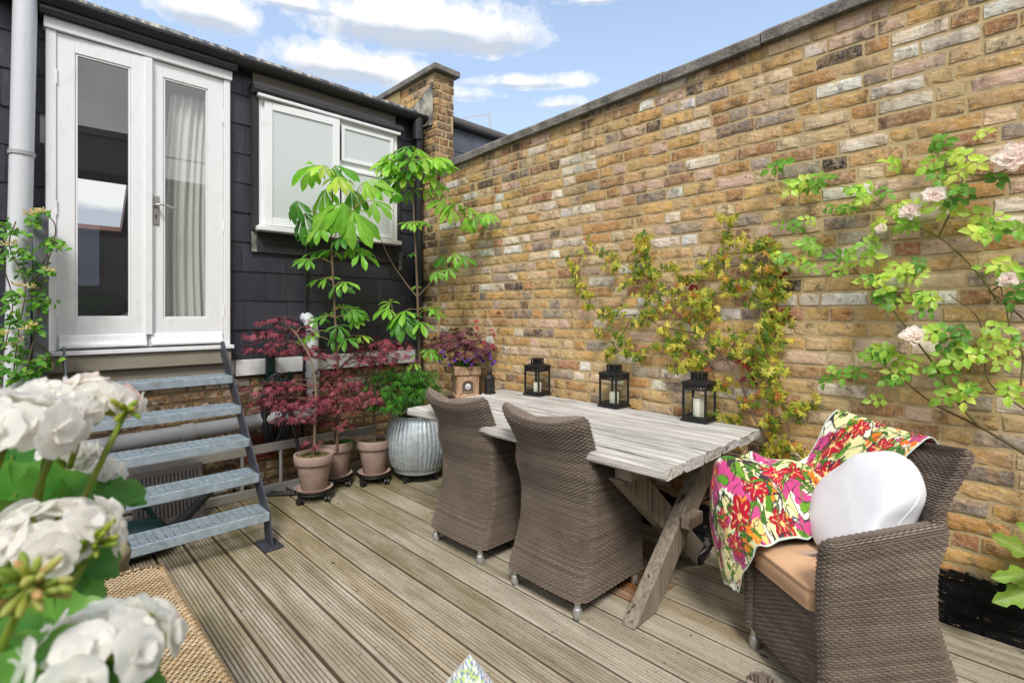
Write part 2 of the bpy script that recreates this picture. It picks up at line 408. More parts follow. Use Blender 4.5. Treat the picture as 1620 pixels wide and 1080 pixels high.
# ---- deck: grooved boards with real gaps, laid along y
def deck():
    mb = MB(); pitch, w = .1560, .1445; x = -1.75
    cols = [lin('#9f937e'), lin('#978b78'), lin('#a69a87'), lin('#928671'), lin('#a2957f'), lin('#8e826e'), lin('#9d8d72'), lin('#a89d8c')]
    while x < WX - .03:
        w2 = min(w, WX - .012 - x)
        cuts = [-1.35]; y = -1.35 + ru(1.0, 3.6)
        if rnd() < .35 and not .2 < x < 1.9: cuts.append(y)
        cuts.append(4.37)
        if 2.0 < x < 2.35: cuts = [-1.35, 1.28, 1.52, 4.37]
        for a, b in zip(cuts[:-1], cuts[1:]):
            prof = [(0, -.028), (0, -.004), (.004, 0)]
            n = 8; gp = (w2 - .010) / n
            for k in range(n):
                g0 = .005 + k * gp
                if k: prof += [(g0 - .0031, 0), (g0 - .0016, -.0058), (g0 + .0016, -.0058), (g0 + .0031, 0)]
            prof += [(w2 - .004, 0), (w2, -.004), (w2, -.028)]
            c = vary(random.choice(cols), .10, .02)
            if 2.0 < x < 2.35 and a > 1.2 and b < 1.6: c = lin('#8a5c36')
            dz = ru(-.0015, .0015); dx = ru(-.002, .002); rows = []
            m = 7
            for i in range(m):
                yy = a + .002 + (b - a - .004) * i / (m - 1); bow = math.sin(i * 1.3 + x * 9) * .0012
                rows.append([(x + dx + bow + p[0], yy, p[1] + dz) for p in prof])
            st = len(mb.v); mb.grid(rows, c)
            k = len(prof); mb.f.append(tuple(st + j for j in range(k))[::-1]); mb.f.append(tuple(st + (m-1)*k + j for j in range(k)))
        for yj in [.12 + .45 * q for q in range(-3, 10)]:      # screw heads along the joists
            for xs in (x + .03, x + w2 - .03):
                if rnd() < .85:
                    xx, yy = xs + ru(-.005, .005), yj + ru(-.012, .012); st = len(mb.v)
                    for q in range(7): mb.vert((xx + .0042 * math.cos(q * .8976), yy + .0042 * math.sin(q * .8976), .0024), (.05, .042, .035))
                    mb.f.append(tuple(st + q for q in range(7)))
        x += pitch
    mb.box((-1.75, -1.35, -.09), (WX - .02, 4.37, -.06), c=(.02, .018, .015))
    return mb.build('deck', M['deck'])
tag(deck(), kind='structure')

# ---- brickwork: every brick is geometry in one mesh
BRK = [(lin('#bf985a'), 6), (lin('#c59a4c'), 6), (lin('#b5803c'), 4), (lin('#c2a36e'), 5), (lin('#ccb28a'), 4), (lin('#c6a68e'), 4), (lin('#dbcdb9'), 4),
       (lin('#998c7e'), 2.2), (lin('#a86c4a'), 1.0), (lin('#9a6e42'), 3), (lin('#e2d8cd'), 1.6), (lin('#776c66'), 1.4), (lin('#463e3b'), .7)]
BRKW = [w for _, w in BRK]
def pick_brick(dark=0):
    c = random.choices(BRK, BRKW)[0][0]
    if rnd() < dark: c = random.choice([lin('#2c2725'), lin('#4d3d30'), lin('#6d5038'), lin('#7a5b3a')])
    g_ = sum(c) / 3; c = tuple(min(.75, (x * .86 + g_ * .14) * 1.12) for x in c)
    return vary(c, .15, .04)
def brickwork(mb, org, u, nrm, length, top, z0=0, dark=0, gauge=.0775, joint=.0195, seed=1, colf=None, hole=None):
    """bricks over the plane org + u*s + z, facing nrm; top(s) gives the wall top"""
    random.seed(seed); u, nrm = V(u), V(nrm); org = V(org); row = 0; z = z0
    zmax = max(top(0), top(length))
    bh = gauge - joint
    while z < zmax:
        s = -ru(0, .2); head = row % 2 == 0
        while s < length:
            L = (.098 if head else .205) + ru(-.008, .008)
            if rnd() < .86: head = not head
            a, b = max(s, 0), min(s + L, length); t1 = min(z + bh, top((a + b) / 2))
            inside = hole and any(h[0] < (a+b)/2 < h[1] and h[2] < z + bh/2 < h[3] for h in hole)
            if b - a > .025 and t1 - z > .02 and not inside:
                c = colf(a, z) if colf else pick_brick(dark)
                nx = max(3, int((b - a) / .028)); ny = 4; out = ru(-.0015, .003); tilt = ru(-.003, .003); sk = ru(-.002, .002)
                q = V((s * 3.1, z * 7.7, row)); rag = ru(.4, 1.5); rows = []
                for j in range(-1, ny + 2):
                    r = []
                    jj = min(max(j, 0), ny) / ny
                    for i in range(-1, nx + 2):
                        ii = min(max(i, 0), nx) / nx
                        edge = i < 0 or j < 0 or i > nx or j > ny
                        ss = a + (b - a) * ii + sk * (jj - .5); zz = z + (t1 - z) * jj
                        pn = V((ss * 24, zz * 24, row * 1.7))
                        border = min(ii, 1 - ii) * (b - a) < .004 or min(jj, 1 - jj) * (t1 - z) < .004
                        d = out + tilt * (ii - .5) + noise.noise(pn) * .0026 + noise.noise(pn * 2.7) * .0018
                        if border:
                            ss += noise.noise(pn * 1.3 + V((5, 0, 0))) * .0058 * rag; zz += noise.noise(pn * 1.3 + V((0, 9, 0))) * .0040 * rag
                            d -= .0022 + max(0, noise.noise(pn * .8 + V((0, 0, 3)))) * .0045
                        if edge: d -= .02
                        r.append(org + u * ss + UP * zz + nrm * d)
                    rows.append(r)
                mb.grid(rows, c)
            s += L + joint * ru(.6, .9)
        z += gauge; row += 1
def mortar_mat():
    t = NT('lime_mortar'); v = t.coord('World'); n = t.noise(v, 40, 6, .65); b = t.noise(v, 3, 4)
    c = t.mix(n, lin('#a9936b'), lin('#cfb88e')); c = t.mix(t.ramp(b, [(.4, 0), (.7, .4)]), c, lin('#9c8f78'))
    z = t.sep(v)[2]; k = t.math('ADD', z, t.math('MULTIPLY', t.math('SUBTRACT', t.noise(t.coord('World', (1, 1, 2)), 5, 5, .65), .5), .32))
    c = t.mix(t.ramp(k, [(.235, 1), (.25, 0)]), c, (.012, .012, .012))
    t.P('Base Color', c); t.P('Roughness', .95); t.P('Specular IOR Level', .15); t.bump(n, .8, .006); return t.m
M['mortar'] = mortar_mat()
def wtop(y): return 2.945 - .036 * y      # brick top under the coping
Y0, Y1 = -1.3, 4.10
wall = thing('brick_wall', 'long yellow stock brick wall with grey coping, black tar along its foot', 'wall', (WX, 0, 0))
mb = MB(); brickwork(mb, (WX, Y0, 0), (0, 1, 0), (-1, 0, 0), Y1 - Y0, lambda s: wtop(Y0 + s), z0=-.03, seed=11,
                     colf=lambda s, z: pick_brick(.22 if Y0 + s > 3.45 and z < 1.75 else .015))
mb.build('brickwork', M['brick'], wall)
mm = MB(); n = 40; ny = 60       # pointing: a slightly uneven sheet just behind the brick faces, thick body behind
rows = []
for j in range(ny + 1):
    r = []
    for i in range(n * 3 + 1):
        y = Y0 + (Y1 - Y0) * i / (n * 3); z = -.05 + (wtop(y) + .05) * j / ny
        r.append((WX + .0055 + noise.noise(V((y * 9, z * 20, 0))) * .0015, y, z))
    rows.append(r)
mm.grid(rows); 
k = len(mm.v)
for (y, z) in ((Y0, -.05), (Y1, -.05), (Y1, wtop(Y1)), (Y0, wtop(Y0))): mm.vert((WX + .215, y, z))
for (y, z) in ((Y0, -.05), (Y1, -.05), (Y1, wtop(Y1)), (Y0, wtop(Y0))): mm.vert((WX + .006, y, z))
mm.f += [(k, k+1, k+2, k+3), (k, k+3, k+7, k+4), (k+1, k+5, k+6, k+2), (k+3, k+2, k+6, k+7)]
mm.build('pointing', M['mortar'], wall)
cp = MB(); y = Y0
while y < Y1 - .02:       # coping stones with open joints
    y2 = min(y + ru(.55, .62), Y1); rows = []
    dz = ru(-.004, .004)
    for i in range(9):
        yy = y + .003 + (y2 - y - .006) * i / 8; z = wtop(yy) + dz; j = lambda a: noise.noise(V((yy * 14, a * 3, y))) * .0035
        rows.append([(WX - .042 + j(1) * 1.6, yy, z - .006), (WX - .046 + j(2) * 1.6, yy, z + .048 + j(3)), (WX - .030 + j(4), yy, z + .064 + j(4)), (WX + .1, yy, z + .082), (WX + .24, yy, z + .06), (WX + .24, yy, z + .003)])
    st = len(cp.v); cp.grid(rows)
    for i in range(8): cp.f.append((st + i*6, st + i*6 + 6, st + i*6 + 11, st + i*6 + 5))
    cp.f.append(tuple(st + q for q in range(6))); cp.f.append(tuple(st + 48 + q for q in range(6))[::-1]); y = y2
cp.build('coping', M['coping'], wall)

# ---- party wall: the tall parapet end rising beyond the brick wall
pw = thing('party_wall', 'tall brick parapet end with sloping stone cap between the two slate roofs', 'wall', (3.0, 4.2, 0))
mb = MB()
brickwork(mb, (3.0, 4.14, 0), (1, 0, 0), (0, -1, 0), .232, lambda s: 3.80, z0=2.55, seed=5, colf=lambda s, z: vary(random.choice([lin('#8a6a4a'), lin('#96754c'), lin('#7d5c40'), lin('#a3835a'), lin('#6d5a4a')]), .15))
brickwork(mb, (3.0, 4.14, 0), (0, 1, 0), (-1, 0, 0), .62, lambda s: 3.80, z0=2.55, seed=6, colf=lambda s, z: pick_brick(.2))
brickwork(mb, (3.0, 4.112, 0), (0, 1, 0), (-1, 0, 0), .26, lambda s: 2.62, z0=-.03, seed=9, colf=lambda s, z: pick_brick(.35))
mb.build('brickwork', M['brick_plain'], pw)
mm = MB(); mm.box((3.006, 4.145, 2.5), (3.226, 7.5, 3.80)); mm.box((3.005, 4.105, -.05), (3.22, 4.5, 2.6)); mm.build('pointing', M['mortar'], pw)
mm = MB(); mm.box((2.985, 4.77, 2.9), (3.004, 7.5, 3.795)); mm.build('render_face', plain('stained_render', lin('#a89468'), .9, 0, 8, .6, .3, .004, 'World'), pw)
cp = MB(); cp.box((2.955, 4.085, 3.802), (3.275, 7.5, 3.862)); cp.build('coping', M['coping'], pw, bevel=.008)
fl = MB(); rows = []
for i in range(7):
    y = 4.17 + i * .12; h = [.42, .36, .30, .27, .2, .13, .08][i]
    rows.append([(2.988 + nz((y * 9, z, 1)) * .006, y, 3.28 + h * z / 4 + nz((y * 5, z, 4)) * .02) for z in range(5)])
fl.grid(rows); o = fl.build('lead_flashing', M['lead'], pw); o.modifiers.new('solid', 'SOLIDIFY').thickness = .004

# ---- the house
house = thing('house', 'slate hung rear wall of a house with white french doors and a white window', 'house', (1.2, FY, 0))
DX0, DX1, DZ0, DZ1 = .15, 1.197, 1.13, 3.235       # door opening
NX0, NX1, NZ0, NZ1 = 1.405, 2.674, 2.06, 3.13      # window opening
def slates(mb, org, u, nrm, x0, x1, z0, z1, sw, sh, holes=(), seed=3, col='#2f313b'):
    random.seed(seed); u, nrm, org = V(u), V(nrm), V(org); z = z0; row = 0
    while z < z1:
        t = min(z + sh, z1); segs = [(x0, x1)]
        for h in holes:
            if t > h[2] + .01 and z < h[3] - .01:
                ns = []
                for a, b in segs:
                    if h[1] <= a or h[0] >= b: ns.append((a, b)); continue
                    if a < h[0]: ns.append((a, h[0]))
                    if b > h[1]: ns.append((h[1], b))
                segs = ns
        x = x0 - (row % 2) * sw / 2 - ru(0, .03)
        while x < x1:
            for a, b in segs:
                p, q = max(a, x + .0015), min(b, x + sw - .0015)
                if q - p > .02:
                    c = vary(lin(col), .14, .03); j = ru(-.002, .002); d0 = .016 + ru(0, .004); sag = ru(-.003, .003)
                    n = len(mb.v)
                    for dz, dd in ((0, d0), (t - z + .045, .008)):
                        for xx in (p, q): mb.vert(org + u * xx + UP * (z + dz + (sag if xx == p and dz == 0 else 0)) + nrm * (dd + j), c)
                    for dz, dd in ((0, d0 - .012), (t - z + .045, -.004)):
                        for xx in (p, q): mb.vert(org + u * xx + UP * (z + dz + (sag if xx == p and dz == 0 else 0)) + nrm * (dd + j), c)
                    for f in ((0,1,3,2), (4,6,7,5), (0,4,5,1), (2,3,7,6), (0,2,6,4), (1,5,7,3)): mb.f.append(tuple(n + i for i in f))
            x += sw
        z += sh; row += 1
sl = MB(); slates(sl, (0, FY, 0), (1, 0, 0), (0, -1, 0), -2.2, DX0 - .004, 1.035, 3.32, .335, .232, seed=4); sl.build('slate_cladding', M['slate'], house)
sl = MB(); slates(sl, (0, FY, 0), (1, 0, 0), (0, -1, 0), DX0, 2.995, 1.035, 3.32, .335, .232,
                  [(DX0, DX1, 0, 9), (NX0 - .03, NX1 + .02, NZ0 - .085, NZ1 + .06)])
sl.build('slate_cladding', M['slate'], house)
bw = MB()       # boarded wall behind the slates, round the openings
for (a, b, c_, d) in ((-2.2, DX0, 0.92, 3.4), (DX1, NX0, .92, 3.4), (NX0, NX1, .92, NZ0), (NX0, NX1, NZ1, 3.4), (NX1, 3.0, .92, 3.4), (DX0, DX1, DZ1, 3.4)):
    bw.box((a, FY + .004, c_), (b, FY + .16, d))
bw.build('wall_boarding', M['wallpaint'], house)
ap = MB(); ap.box((NX0 - .05, FY - .036, NZ0 - .17), (NX1 + .06, FY - .028, NZ0 - .0))      # lead apron under the window
ap.build('window_apron', M['lead_dark'], house)
ap = MB(); ap.box((NX0 - .045, FY - .04, NZ0 - .17), (NX0 + .0, FY - .0365, NZ0 - .01)); ap.build('lead_soaker', M['lead'], house); ap = MB(); ap.box((NX1 + .03, FY - .04, NZ0 - .24), (NX1 + .075, FY - .0365, NZ0 - .06)); ap.build('lead_soaker', M['lead'], house)
# base wall below the slates
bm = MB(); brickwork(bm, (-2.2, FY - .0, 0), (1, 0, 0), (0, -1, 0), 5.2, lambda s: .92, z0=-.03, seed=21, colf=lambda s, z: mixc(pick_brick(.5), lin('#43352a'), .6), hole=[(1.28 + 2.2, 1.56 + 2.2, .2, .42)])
bm.build('base_brickwork', M['brick_plain'], house)
bm = MB(); bm.box((-2.2, FY + .004, -.1), (3.0, FY + .2, .918)); bm.build('base_wall', plain('old_mortar', lin('#6e5f4a'), .95, 0, 30, .5, .4, .004, 'World', .2), house)
av = MB()
av.box((1.29, FY - .006, .21), (1.55, FY + .006, .41), c=(1, 1, 1))
av.build('air_brick', plain('red_clay', lin('#8d4a33'), .9, 0, 40, .4), house, bevel=.004)
av2 = MB()
for i in range(9):
    for j in range(5): av2.box((1.31 + i * .025, FY - .012, .235 + j * .034), (1.322 + i * .025, FY - .0065, .25 + j * .034))
av2.build('vent_slots', M['plastic_black'], house)
fb = MB(); fb.box((DX1 + .05, FY - .035, .905), (2.93, FY - .002, 1.03)); fb.build('fascia_board', M['fascia'], house, bevel=.004)
th = MB(); th.box((-.1, FY - .10, 1.02), (DX1 + .0, FY + .1, 1.128)); th.build('threshold', M['render'], house, bevel=.006)
th = MB(); th.box((-.1, FY - .06, .90), (DX1 - .005, FY + .1, 1.018)); th.build('threshold_base', M['concrete'], house, bevel=.006)
# eaves
ga = MB(); rows = []
for i in range(24):
    x = -2.2 + 5.17 * i / 23; z = 3.365 + nz((x * 2, 0, 0)) * .006
    rows.append([(x, FY - .09 + .075 * math.cos(a), z + .07 * math.sin(a)) for a in [math.pi + math.pi * k / 10 for k in range(11)]])
ga.grid(rows); o = ga.build('gutter', M['black_pipe'], house, smooth=True); o.modifiers.new('solid', 'SOLIDIFY').thickness = .005
le = MB(); rows = []
for i in range(60):
    x = -2.2 + 5.19 * i / 59; w = nz((x * 3.2, 1, 0)) * .009
    rows.append([(x, FY - .05, 3.372), (x, FY - .075, 3.40 + w), (x, FY - .045, 3.435 + w), (x, FY + .1, 3.47 + w), (x, FY + .5, 3.50)])
le.grid(rows); o = le.build('lead_eaves', M['lead'], house); o.modifiers.new('solid', 'SOLIDIFY').thickness = .006
hd = MB()
for (a, b, z, dpt) in ((DX0 - .03, DX1 + .035, DZ1 + .03, .13), (NX0 - .05, NX1 + .04, NZ1 + .02, .12)):
    rows = []
    for i in range(30):
        x = a + (b - a) * i / 29; w = nz((x * 11, z, 0)) * .005
        rows.append([(x, FY - dpt + .012, z - .012 + w), (x, FY - dpt + w, z + .015 + w), (x, FY - dpt + .02, z + .06 + w), (x, FY, z + .075), (x, FY, z - .012)])
    st = len(hd.v); hd.grid(rows); hd.f.append(tuple(st + q for q in range(5))); hd.f.append(tuple(st + 29*5 + q for q in range(5))[::-1])
    for i in range(29): hd.f.append((st + i*5, st + i*5 + 4, st + i*5 + 9, st + i*5 + 5))
hd.build('lead_hood', M['lead_dark'], house)
sd = MB(); sd.box((NX0 - .045, FY - .07, NZ0 + .0), (NX0 - .003, FY - .002, NZ1 + .012)); sd.build('window_lead_cheek', M['lead_dark'], house); sd = MB(); sd.box((NX1 + .003, FY - .07, NZ0), (NX1 + .03, FY - .002, NZ1 + .012)); sd.build('window_lead_cheek', M['lead_dark'], house)
rf = MB(); rf.box((-2.2, FY + .16, 3.37), (3.0, 6.3, 3.45)); rf.build('roof', M['felt'], house)

# french doors ------------------------------------------------------
fr = MB()
fr.box((DX0, FY - .07, DZ0 + .03), (DX0 + .05, FY + .1, DZ1 - .055)); fr.box((DX1 - .045, FY - .07, DZ0 + .03), (DX1, FY + .1, DZ1 - .055))
fr.box((DX0 - .01, FY - .085, DZ1 - .053), (DX1 + .01, FY + .1, DZ1 + .017)); fr.box((DX0 - .015, FY - .12, DZ0), (DX1 + .015, FY + .1, DZ0 + .028))
fr.build('door_frame', M['white'], house, bevel=.004)
def leaf_door(x0, x1, hinge, ang, px0, px1, pz0, pz1, label=None):
    """one glazed door leaf; swings about its hinge edge"""
    z0, z1 = DZ0 + .035, DZ1 - .06; yf, yb = FY - .06, FY - .016
    hx = x0 if hinge < 0 else x1
    T = Matrix.Translation((hx, yb, 0)) @ Matrix.Rotation(ang, 4, 'Z') @ Matrix.Translation((-hx, -yb, 0))
    d = MB()
    d.box((x0, yf, z0), (px0, yb, z1), T); d.box((px1, yf, z0), (x1, yb, z1), T)
    d.box((px0, yf, z0), (px1, yb, pz0), T); d.box((px0, yf, pz1), (px1, yb, z1), T)
    o = d.build('door', M['white'], house, bevel=.0025)
    q = MB()
    for (a, b) in (((px0 + .001, yf + .006, pz0 + .001), (px0 + .013, yb - .006, pz1 - .001)), ((px1 - .013, yf + .006, pz0 + .001), (px1 - .001, yb - .006, pz1 - .001)),
                   ((px0 + .013, yf + .006, pz0 + .001), (px1 - .013, yb - .006, pz0 + .013)), ((px0 + .013, yf + .006, pz1 - .013), (px1 - .013, yb - .006, pz1 - .001))):
        q.box(a, b, T)
    q.build('glazing_bead', M['white'], o, bevel=.002)
    g = MB(); g.box((px0 + .005, yf + .019, pz0 + .005), (px1 - .005, yf + .023, pz1 - .005), T); g.build('pane', M['glass'], o)
    w = MB(); n = len(w.v)      # weather bar
    for x in (x0 + .012, x1 - .012):
        for (yy, zz) in ((yf - .001, z0 + .012), (yf - .048, z0 + .012), (yf - .045, z0 + .03), (yf - .02, z0 + .05), (yf - .012, z0 + .085), (yf - .001, z0 + .095)): w.vert(T @ V((x, yy, zz)))
    for i in range(6): j = (i + 1) % 6; w.face(n + i, n + j, n + 6 + j, n + 6 + i)
    w.face(*range(n, n + 6)); w.face(*range(n + 11, n + 5, -1)); w.build('weather_bar', M['white'], o, bevel=.002)
    for zz in (1.37, 2.02, 2.85):
        hg = MB(); hg.tube([(hx + (.002 if hinge > 0 else -.002), yf - .006, zz), (hx + (.002 if hinge > 0 else -.002), yf - .006, zz + .09)], .006, 8)
        hg.build('hinge', M['white'], o)
    return o, T
_, _ = leaf_door(DX0 + .052, .676, -1, R(-2.0), .292, .5815, 1.367, 3.075)
d2, T2 = leaf_door(.68, DX1 - .047, 1, R(0), .767, 1.049, 1.362, 3.075)
ast = MB(); ast.box((.655, FY - .089, DZ0 + .12), (.70, FY - .0615, DZ1 - .063)); ast.build('meeting_stile', M['white'], d2, bevel=.004)
hb = MB(); yy = FY - .0615
hb.box((.704, yy - .007, 2.02), (.742, yy, 2.225)); b1 = hb.build('handle_plate', M['steel'], d2, bevel=.006, seg=3)
hb = MB(); hb.tube([(.722, yy, 2.155), (.722, yy - .05, 2.155)], .009, 12)
hb.tube(catmull([(.722, yy - .047, 2.155), (.75, yy - .052, 2.158), (.79, yy - .05, 2.152), (.835, yy - .046, 2.137)], 14), .0075, 10); hb.build('handle', M['steel'], d2, smooth=True)
hb = MB(); hb.tube([(.723, yy - .0095, 2.082), (.723, yy - .0072, 2.082)], .006, 12); hb.box((.7205, yy - .0095, 2.058), (.7255, yy - .0072, 2.08)); hb.build('keyhole', M['plastic_black'], d2)

# window ------------------------------------------------------------
wf = MB(); yf, yb = FY - .062, FY + .1
wf.box((NX0, yf, NZ0 + .035), (NX0 + .045, yb, NZ1 - .0)); wf.box((NX1 - .07, yf, NZ0 + .035), (NX1, yb, NZ1))
wf.box((NX0 + .045, yf, NZ1 - .06), (NX1 - .07, yb, NZ1 - .001)); wf.box((NX0 + .045, yf, NZ0 + .036), (NX1 - .07, yb, NZ0 + .07)); wf.box((2.03, yf - .002, NZ0 + .07), (2.085, yb, NZ1 - .06))
wf.box((2.085, yf - .001, 2.70), (NX1 - .07, yb, 2.765))
wf.box((NX0 - .02, FY - .11, NZ1 - .012), (NX1 + .01, yf - .002, NZ1 + .012))
win = wf.build('window_frame', M['white'], house, bevel=.003)
sil = MB(); sil.box((NX0 - .025, FY - .125, NZ0 - .005), (NX1 + .015, FY + .05, NZ0 + .034)); sil.build('sill', M['white'], win, bevel=.006)
def sash(x0, x1, z0, z1, w, ang, name):
    yf, yb = FY - .086, FY - .063
    T = Matrix.Translation((x0, yb, 0)) @ Matrix.Rotation(ang, 4, 'Z') @ Matrix.Translation((-x0, -yb, 0))
    d = MB(); d.box((x0, yf, z0), (x0 + w, yb, z1), T); d.box((x1 - w, yf, z0), (x1, yb, z1), T); d.box((x0 + w, yf, z0), (x1 - w, yb, z0 + w), T); d.box((x0 + w, yf, z1 - w), (x1 - w, yb, z1), T)
    d.build('casement', M['white'], win, bevel=.004)
    g = MB(); g.box((x0 + w - .004, yf + .010, z0 + w - .004), (x1 - w + .004, yf + .014, z1 - w + .004), T); g.build('pane', M['glass_frost'], win)
sash(NX0 + .038, 2.062, NZ0 + .045, NZ1 - .03, .062, R(-3), 'casement')
sash(2.095, NX1 - .055, 2.755, NZ1 - .055, .03, 0, 'transom')
sash(2.095, NX1 - .055, NZ0 + .055, 2.70, .03, 0, 'lower')
# pipes
def pipe(name, path, r, mat, n=16): 
    p = MB(); p.tube(path, r, n); return p.build(name, mat, house, smooth=False, auto=50)
top = at_y(40, 0, 4.27); bot = at_y(28, 520, 4.27); dv = (bot - top).normalized()
pipe('soil_pipe', [top - dv * .5, bot + dv * .9], .056, M['pipe_white'])
cl = top + (bot - top) * .47; pipe('pipe_collar', [cl - dv * .012, cl + dv * .012], .063, M['pipe_grey'])
el = [(1.80, FY + .02, 1.36), (1.80, FY - .06, 1.35), (1.805, FY - .115, 1.29), (1.81, FY - .13, 1.21), (1.815, FY - .13, .62)]
pipe('waste_pipe', catmull(el, 30), .05, M['pipe_white'])
for z in (1.19, .86): pipe('pipe_collar', [(1.811, FY - .13, z), (1.811, FY - .13, z + .045)], .058, M['pipe_white'])
pipe('drain_pipe', [(-.9, FY - .13, .50), (1.815, FY - .13, .565)], .055, M['pipe_grey']); pipe('pipe_collar', [(.86, FY - .13, .541), (.94, FY - .13, .543)], .064, M['pipe_grey'])
pipe('rainwater_pipe', [(2.89, FY - .10, 3.3), (2.90, FY - .10, 3.1), (2.915, FY - .075, 2.9), (2.92, FY - .075, .02)], .04, M['black_pipe'])
pipe('rainwater_hopper', [(2.885, FY - .10, 3.33), (2.885, FY - .10, 3.12)], .055, M['black_pipe'])
cb = MB(); p0 = at_y(487, 385, FY - .04); cb.tube([(p0.x - .02, FY - .05, p0.z), (p0.x - .03, FY - .05, 1.3), (p0.x - .05, FY - .05, .3)], .012, 8); cb.build('cable', M['rubber'], house)
# the room behind the doors, with roof windows open to the sky, one added unseen
sp = lambda px, py: None
def slope_y(z): return 7.9 - (z - 1.85) * 1.15       # raking ceiling: y at a height
def on_slope(px, py):
    r = ray(px, py); t = (7.9 + 1.15 * 1.85 - 1.15 * CAMZ) / (r.y + 1.15 * r.z); return O + r * t
a_, b_, c_, d_ = on_slope(112, 362), on_slope(199, 367), on_slope(206, 286), on_slope(112, 272)
hz0, hz1 = (a_.z + b_.z) / 2, (c_.z + d_.z) / 2; hx0, hx1 = a_.x - .95, (b_.x + c_.x) / 2  # opening widened out of view to brighten the room
rm = MB()
RX0, RX1 = -1.6, 2.98; zt = 3.36
def q4(mb, *p):
    n = len(mb.v)
    for x in p: mb.vert(x)
    mb.face(n, n+1, n+2, n+3)
def sy(x, z): return V((x, slope_y(z), z))
q4(rm, sy(RX0, 1.85), sy(RX1, 1.85), sy(RX1, hz0), sy(RX0, hz0)); q4(rm, sy(RX0, hz0), sy(hx0, hz0), sy(hx0, hz1), sy(RX0, hz1))
q4(rm, sy(hx1, hz0), sy(hx1 + .25, hz0), sy(hx1 + .25, hz1), sy(hx1, hz1)); q4(rm, sy(RX1 - .2, hz0), sy(RX1, hz0), sy(RX1, hz1), sy(RX1 - .2, hz1)); q4(rm, sy(RX0, hz1), sy(RX1, hz1), sy(RX1, zt), sy(RX0, zt))  # leaves a second, unseen roof opening, added to brighten the room
q4(rm, (RX0, 7.9, 1.05), (RX1, 7.9, 1.05), (RX1, 7.9, 1.85), (RX0, 7.9, 1.85))
q4(rm, (RX0, FY + .16, 1.05), (RX0, 7.9, 1.05), (RX0, 7.9, 3.36), (RX0, FY + .16, 3.36)); q4(rm, (RX1, FY + .16, 1.05), (RX1, 7.9, 1.05), (RX1, 7.9, 3.36), (RX1, FY + .16, 3.36))
rm.build('room_walls', M['wallpaint'], house)
rm = MB(); rm.box((RX0, FY + .1, 1.0), (RX1, 7.9, 1.05)); rm.build('room_floor', M['wood_brown'], house)
sk = MB()
for (a, b) in ((sy(hx0, hz0), sy(hx1, hz0)), (sy(hx0, hz1), sy(hx1, hz1)), (sy(hx0, hz0), sy(hx0, hz1)), (sy(hx1, hz0), sy(hx1, hz1)), (sy(hx1 + .25, hz0), sy(RX1 - .2, hz0)), (sy(hx1 + .25, hz1), sy(RX1 - .2, hz1)), (sy(hx1 + .25, hz0), sy(hx1 + .25, hz1)), (sy(RX1 - .2, hz0), sy(RX1 - .2, hz1))): sk.bar(a, b, .07, .12, up=(0, 1, .6))  # frames the seen roof window and the added, unseen one
sk.build('roof_window', M['wood_brown'], house)
ct = MB(); rows = []        # curtain hanging behind the right leaf
for j in range(24):
    t = j / 23; z = 3.02 - 1.72 * t; r = []
    for i in range(90):
        s = i / 89; wdt = .30 + .05 * t; x = 1.135 - wdt * (1 - s) - .03 * math.sin(t * 3)
        r.append((x, FY + .06 + .016 * math.sin(s * 42 + t * .8 + math.sin(s * 9)) + .01 * math.sin(s * 13 + 2 * t), z))
    rows.append(r)
ct.grid(rows); o = ct.build('curtain', M['curtain'], None, smooth=True); o.modifiers.new('solid', 'SOLIDIFY').thickness = .002
tag(o, 'cream net curtain hanging inside the right hand glazed door', 'curtain')
rod = MB(); rod.tube([(.7, FY + .06, 3.03), (1.19, FY + .06, 3.03)], .008, 8); rod.build('curtain_rod', M['wood_dark'], house)
bed = thing('bed', 'bed with a pale cover seen through the left glass door', 'bed', (.3, 6.2, 1.05))
b = MB(); b.box((-.5, 5.5, 1.1), (.72, 7.2, 1.36)); b.build('mattress', M['wallpaint'], bed, bevel=.05, seg=3)
for (x, y) in ((-.45, 5.55), (.67, 5.55), (-.45, 7.15), (.67, 7.15)):
    b = MB(); b.box((x - .03, y - .03, 1.05), (x + .03, y + .03, 1.1)); b.build('leg', M['wood_dark'], bed)
b = MB(); b.blob((.5, 5.85, 1.47), (.3, .2, .13), 20, 10); tag(b.build('cushion', plain('green_cushion', lin('#6f8a60'), .9), None, smooth=True), 'green cushion lying on the bed behind the glass', 'cushion')
ch = thing('cupboard', 'dark wooden cupboard standing beside the bed indoors', 'cupboard', (1.05, 5.9, 1.05))
b = MB(); b.box((.82, 5.6, 1.05), (1.4, 6.2, 2.0)); b.build('carcass', M['wood_dark'], ch, bevel=.01)
b = MB(); b.box((.84, 5.585, 1.5), (1.38, 5.598, 1.95)); b.build('door', M['wood_dark'], ch, bevel=.004)

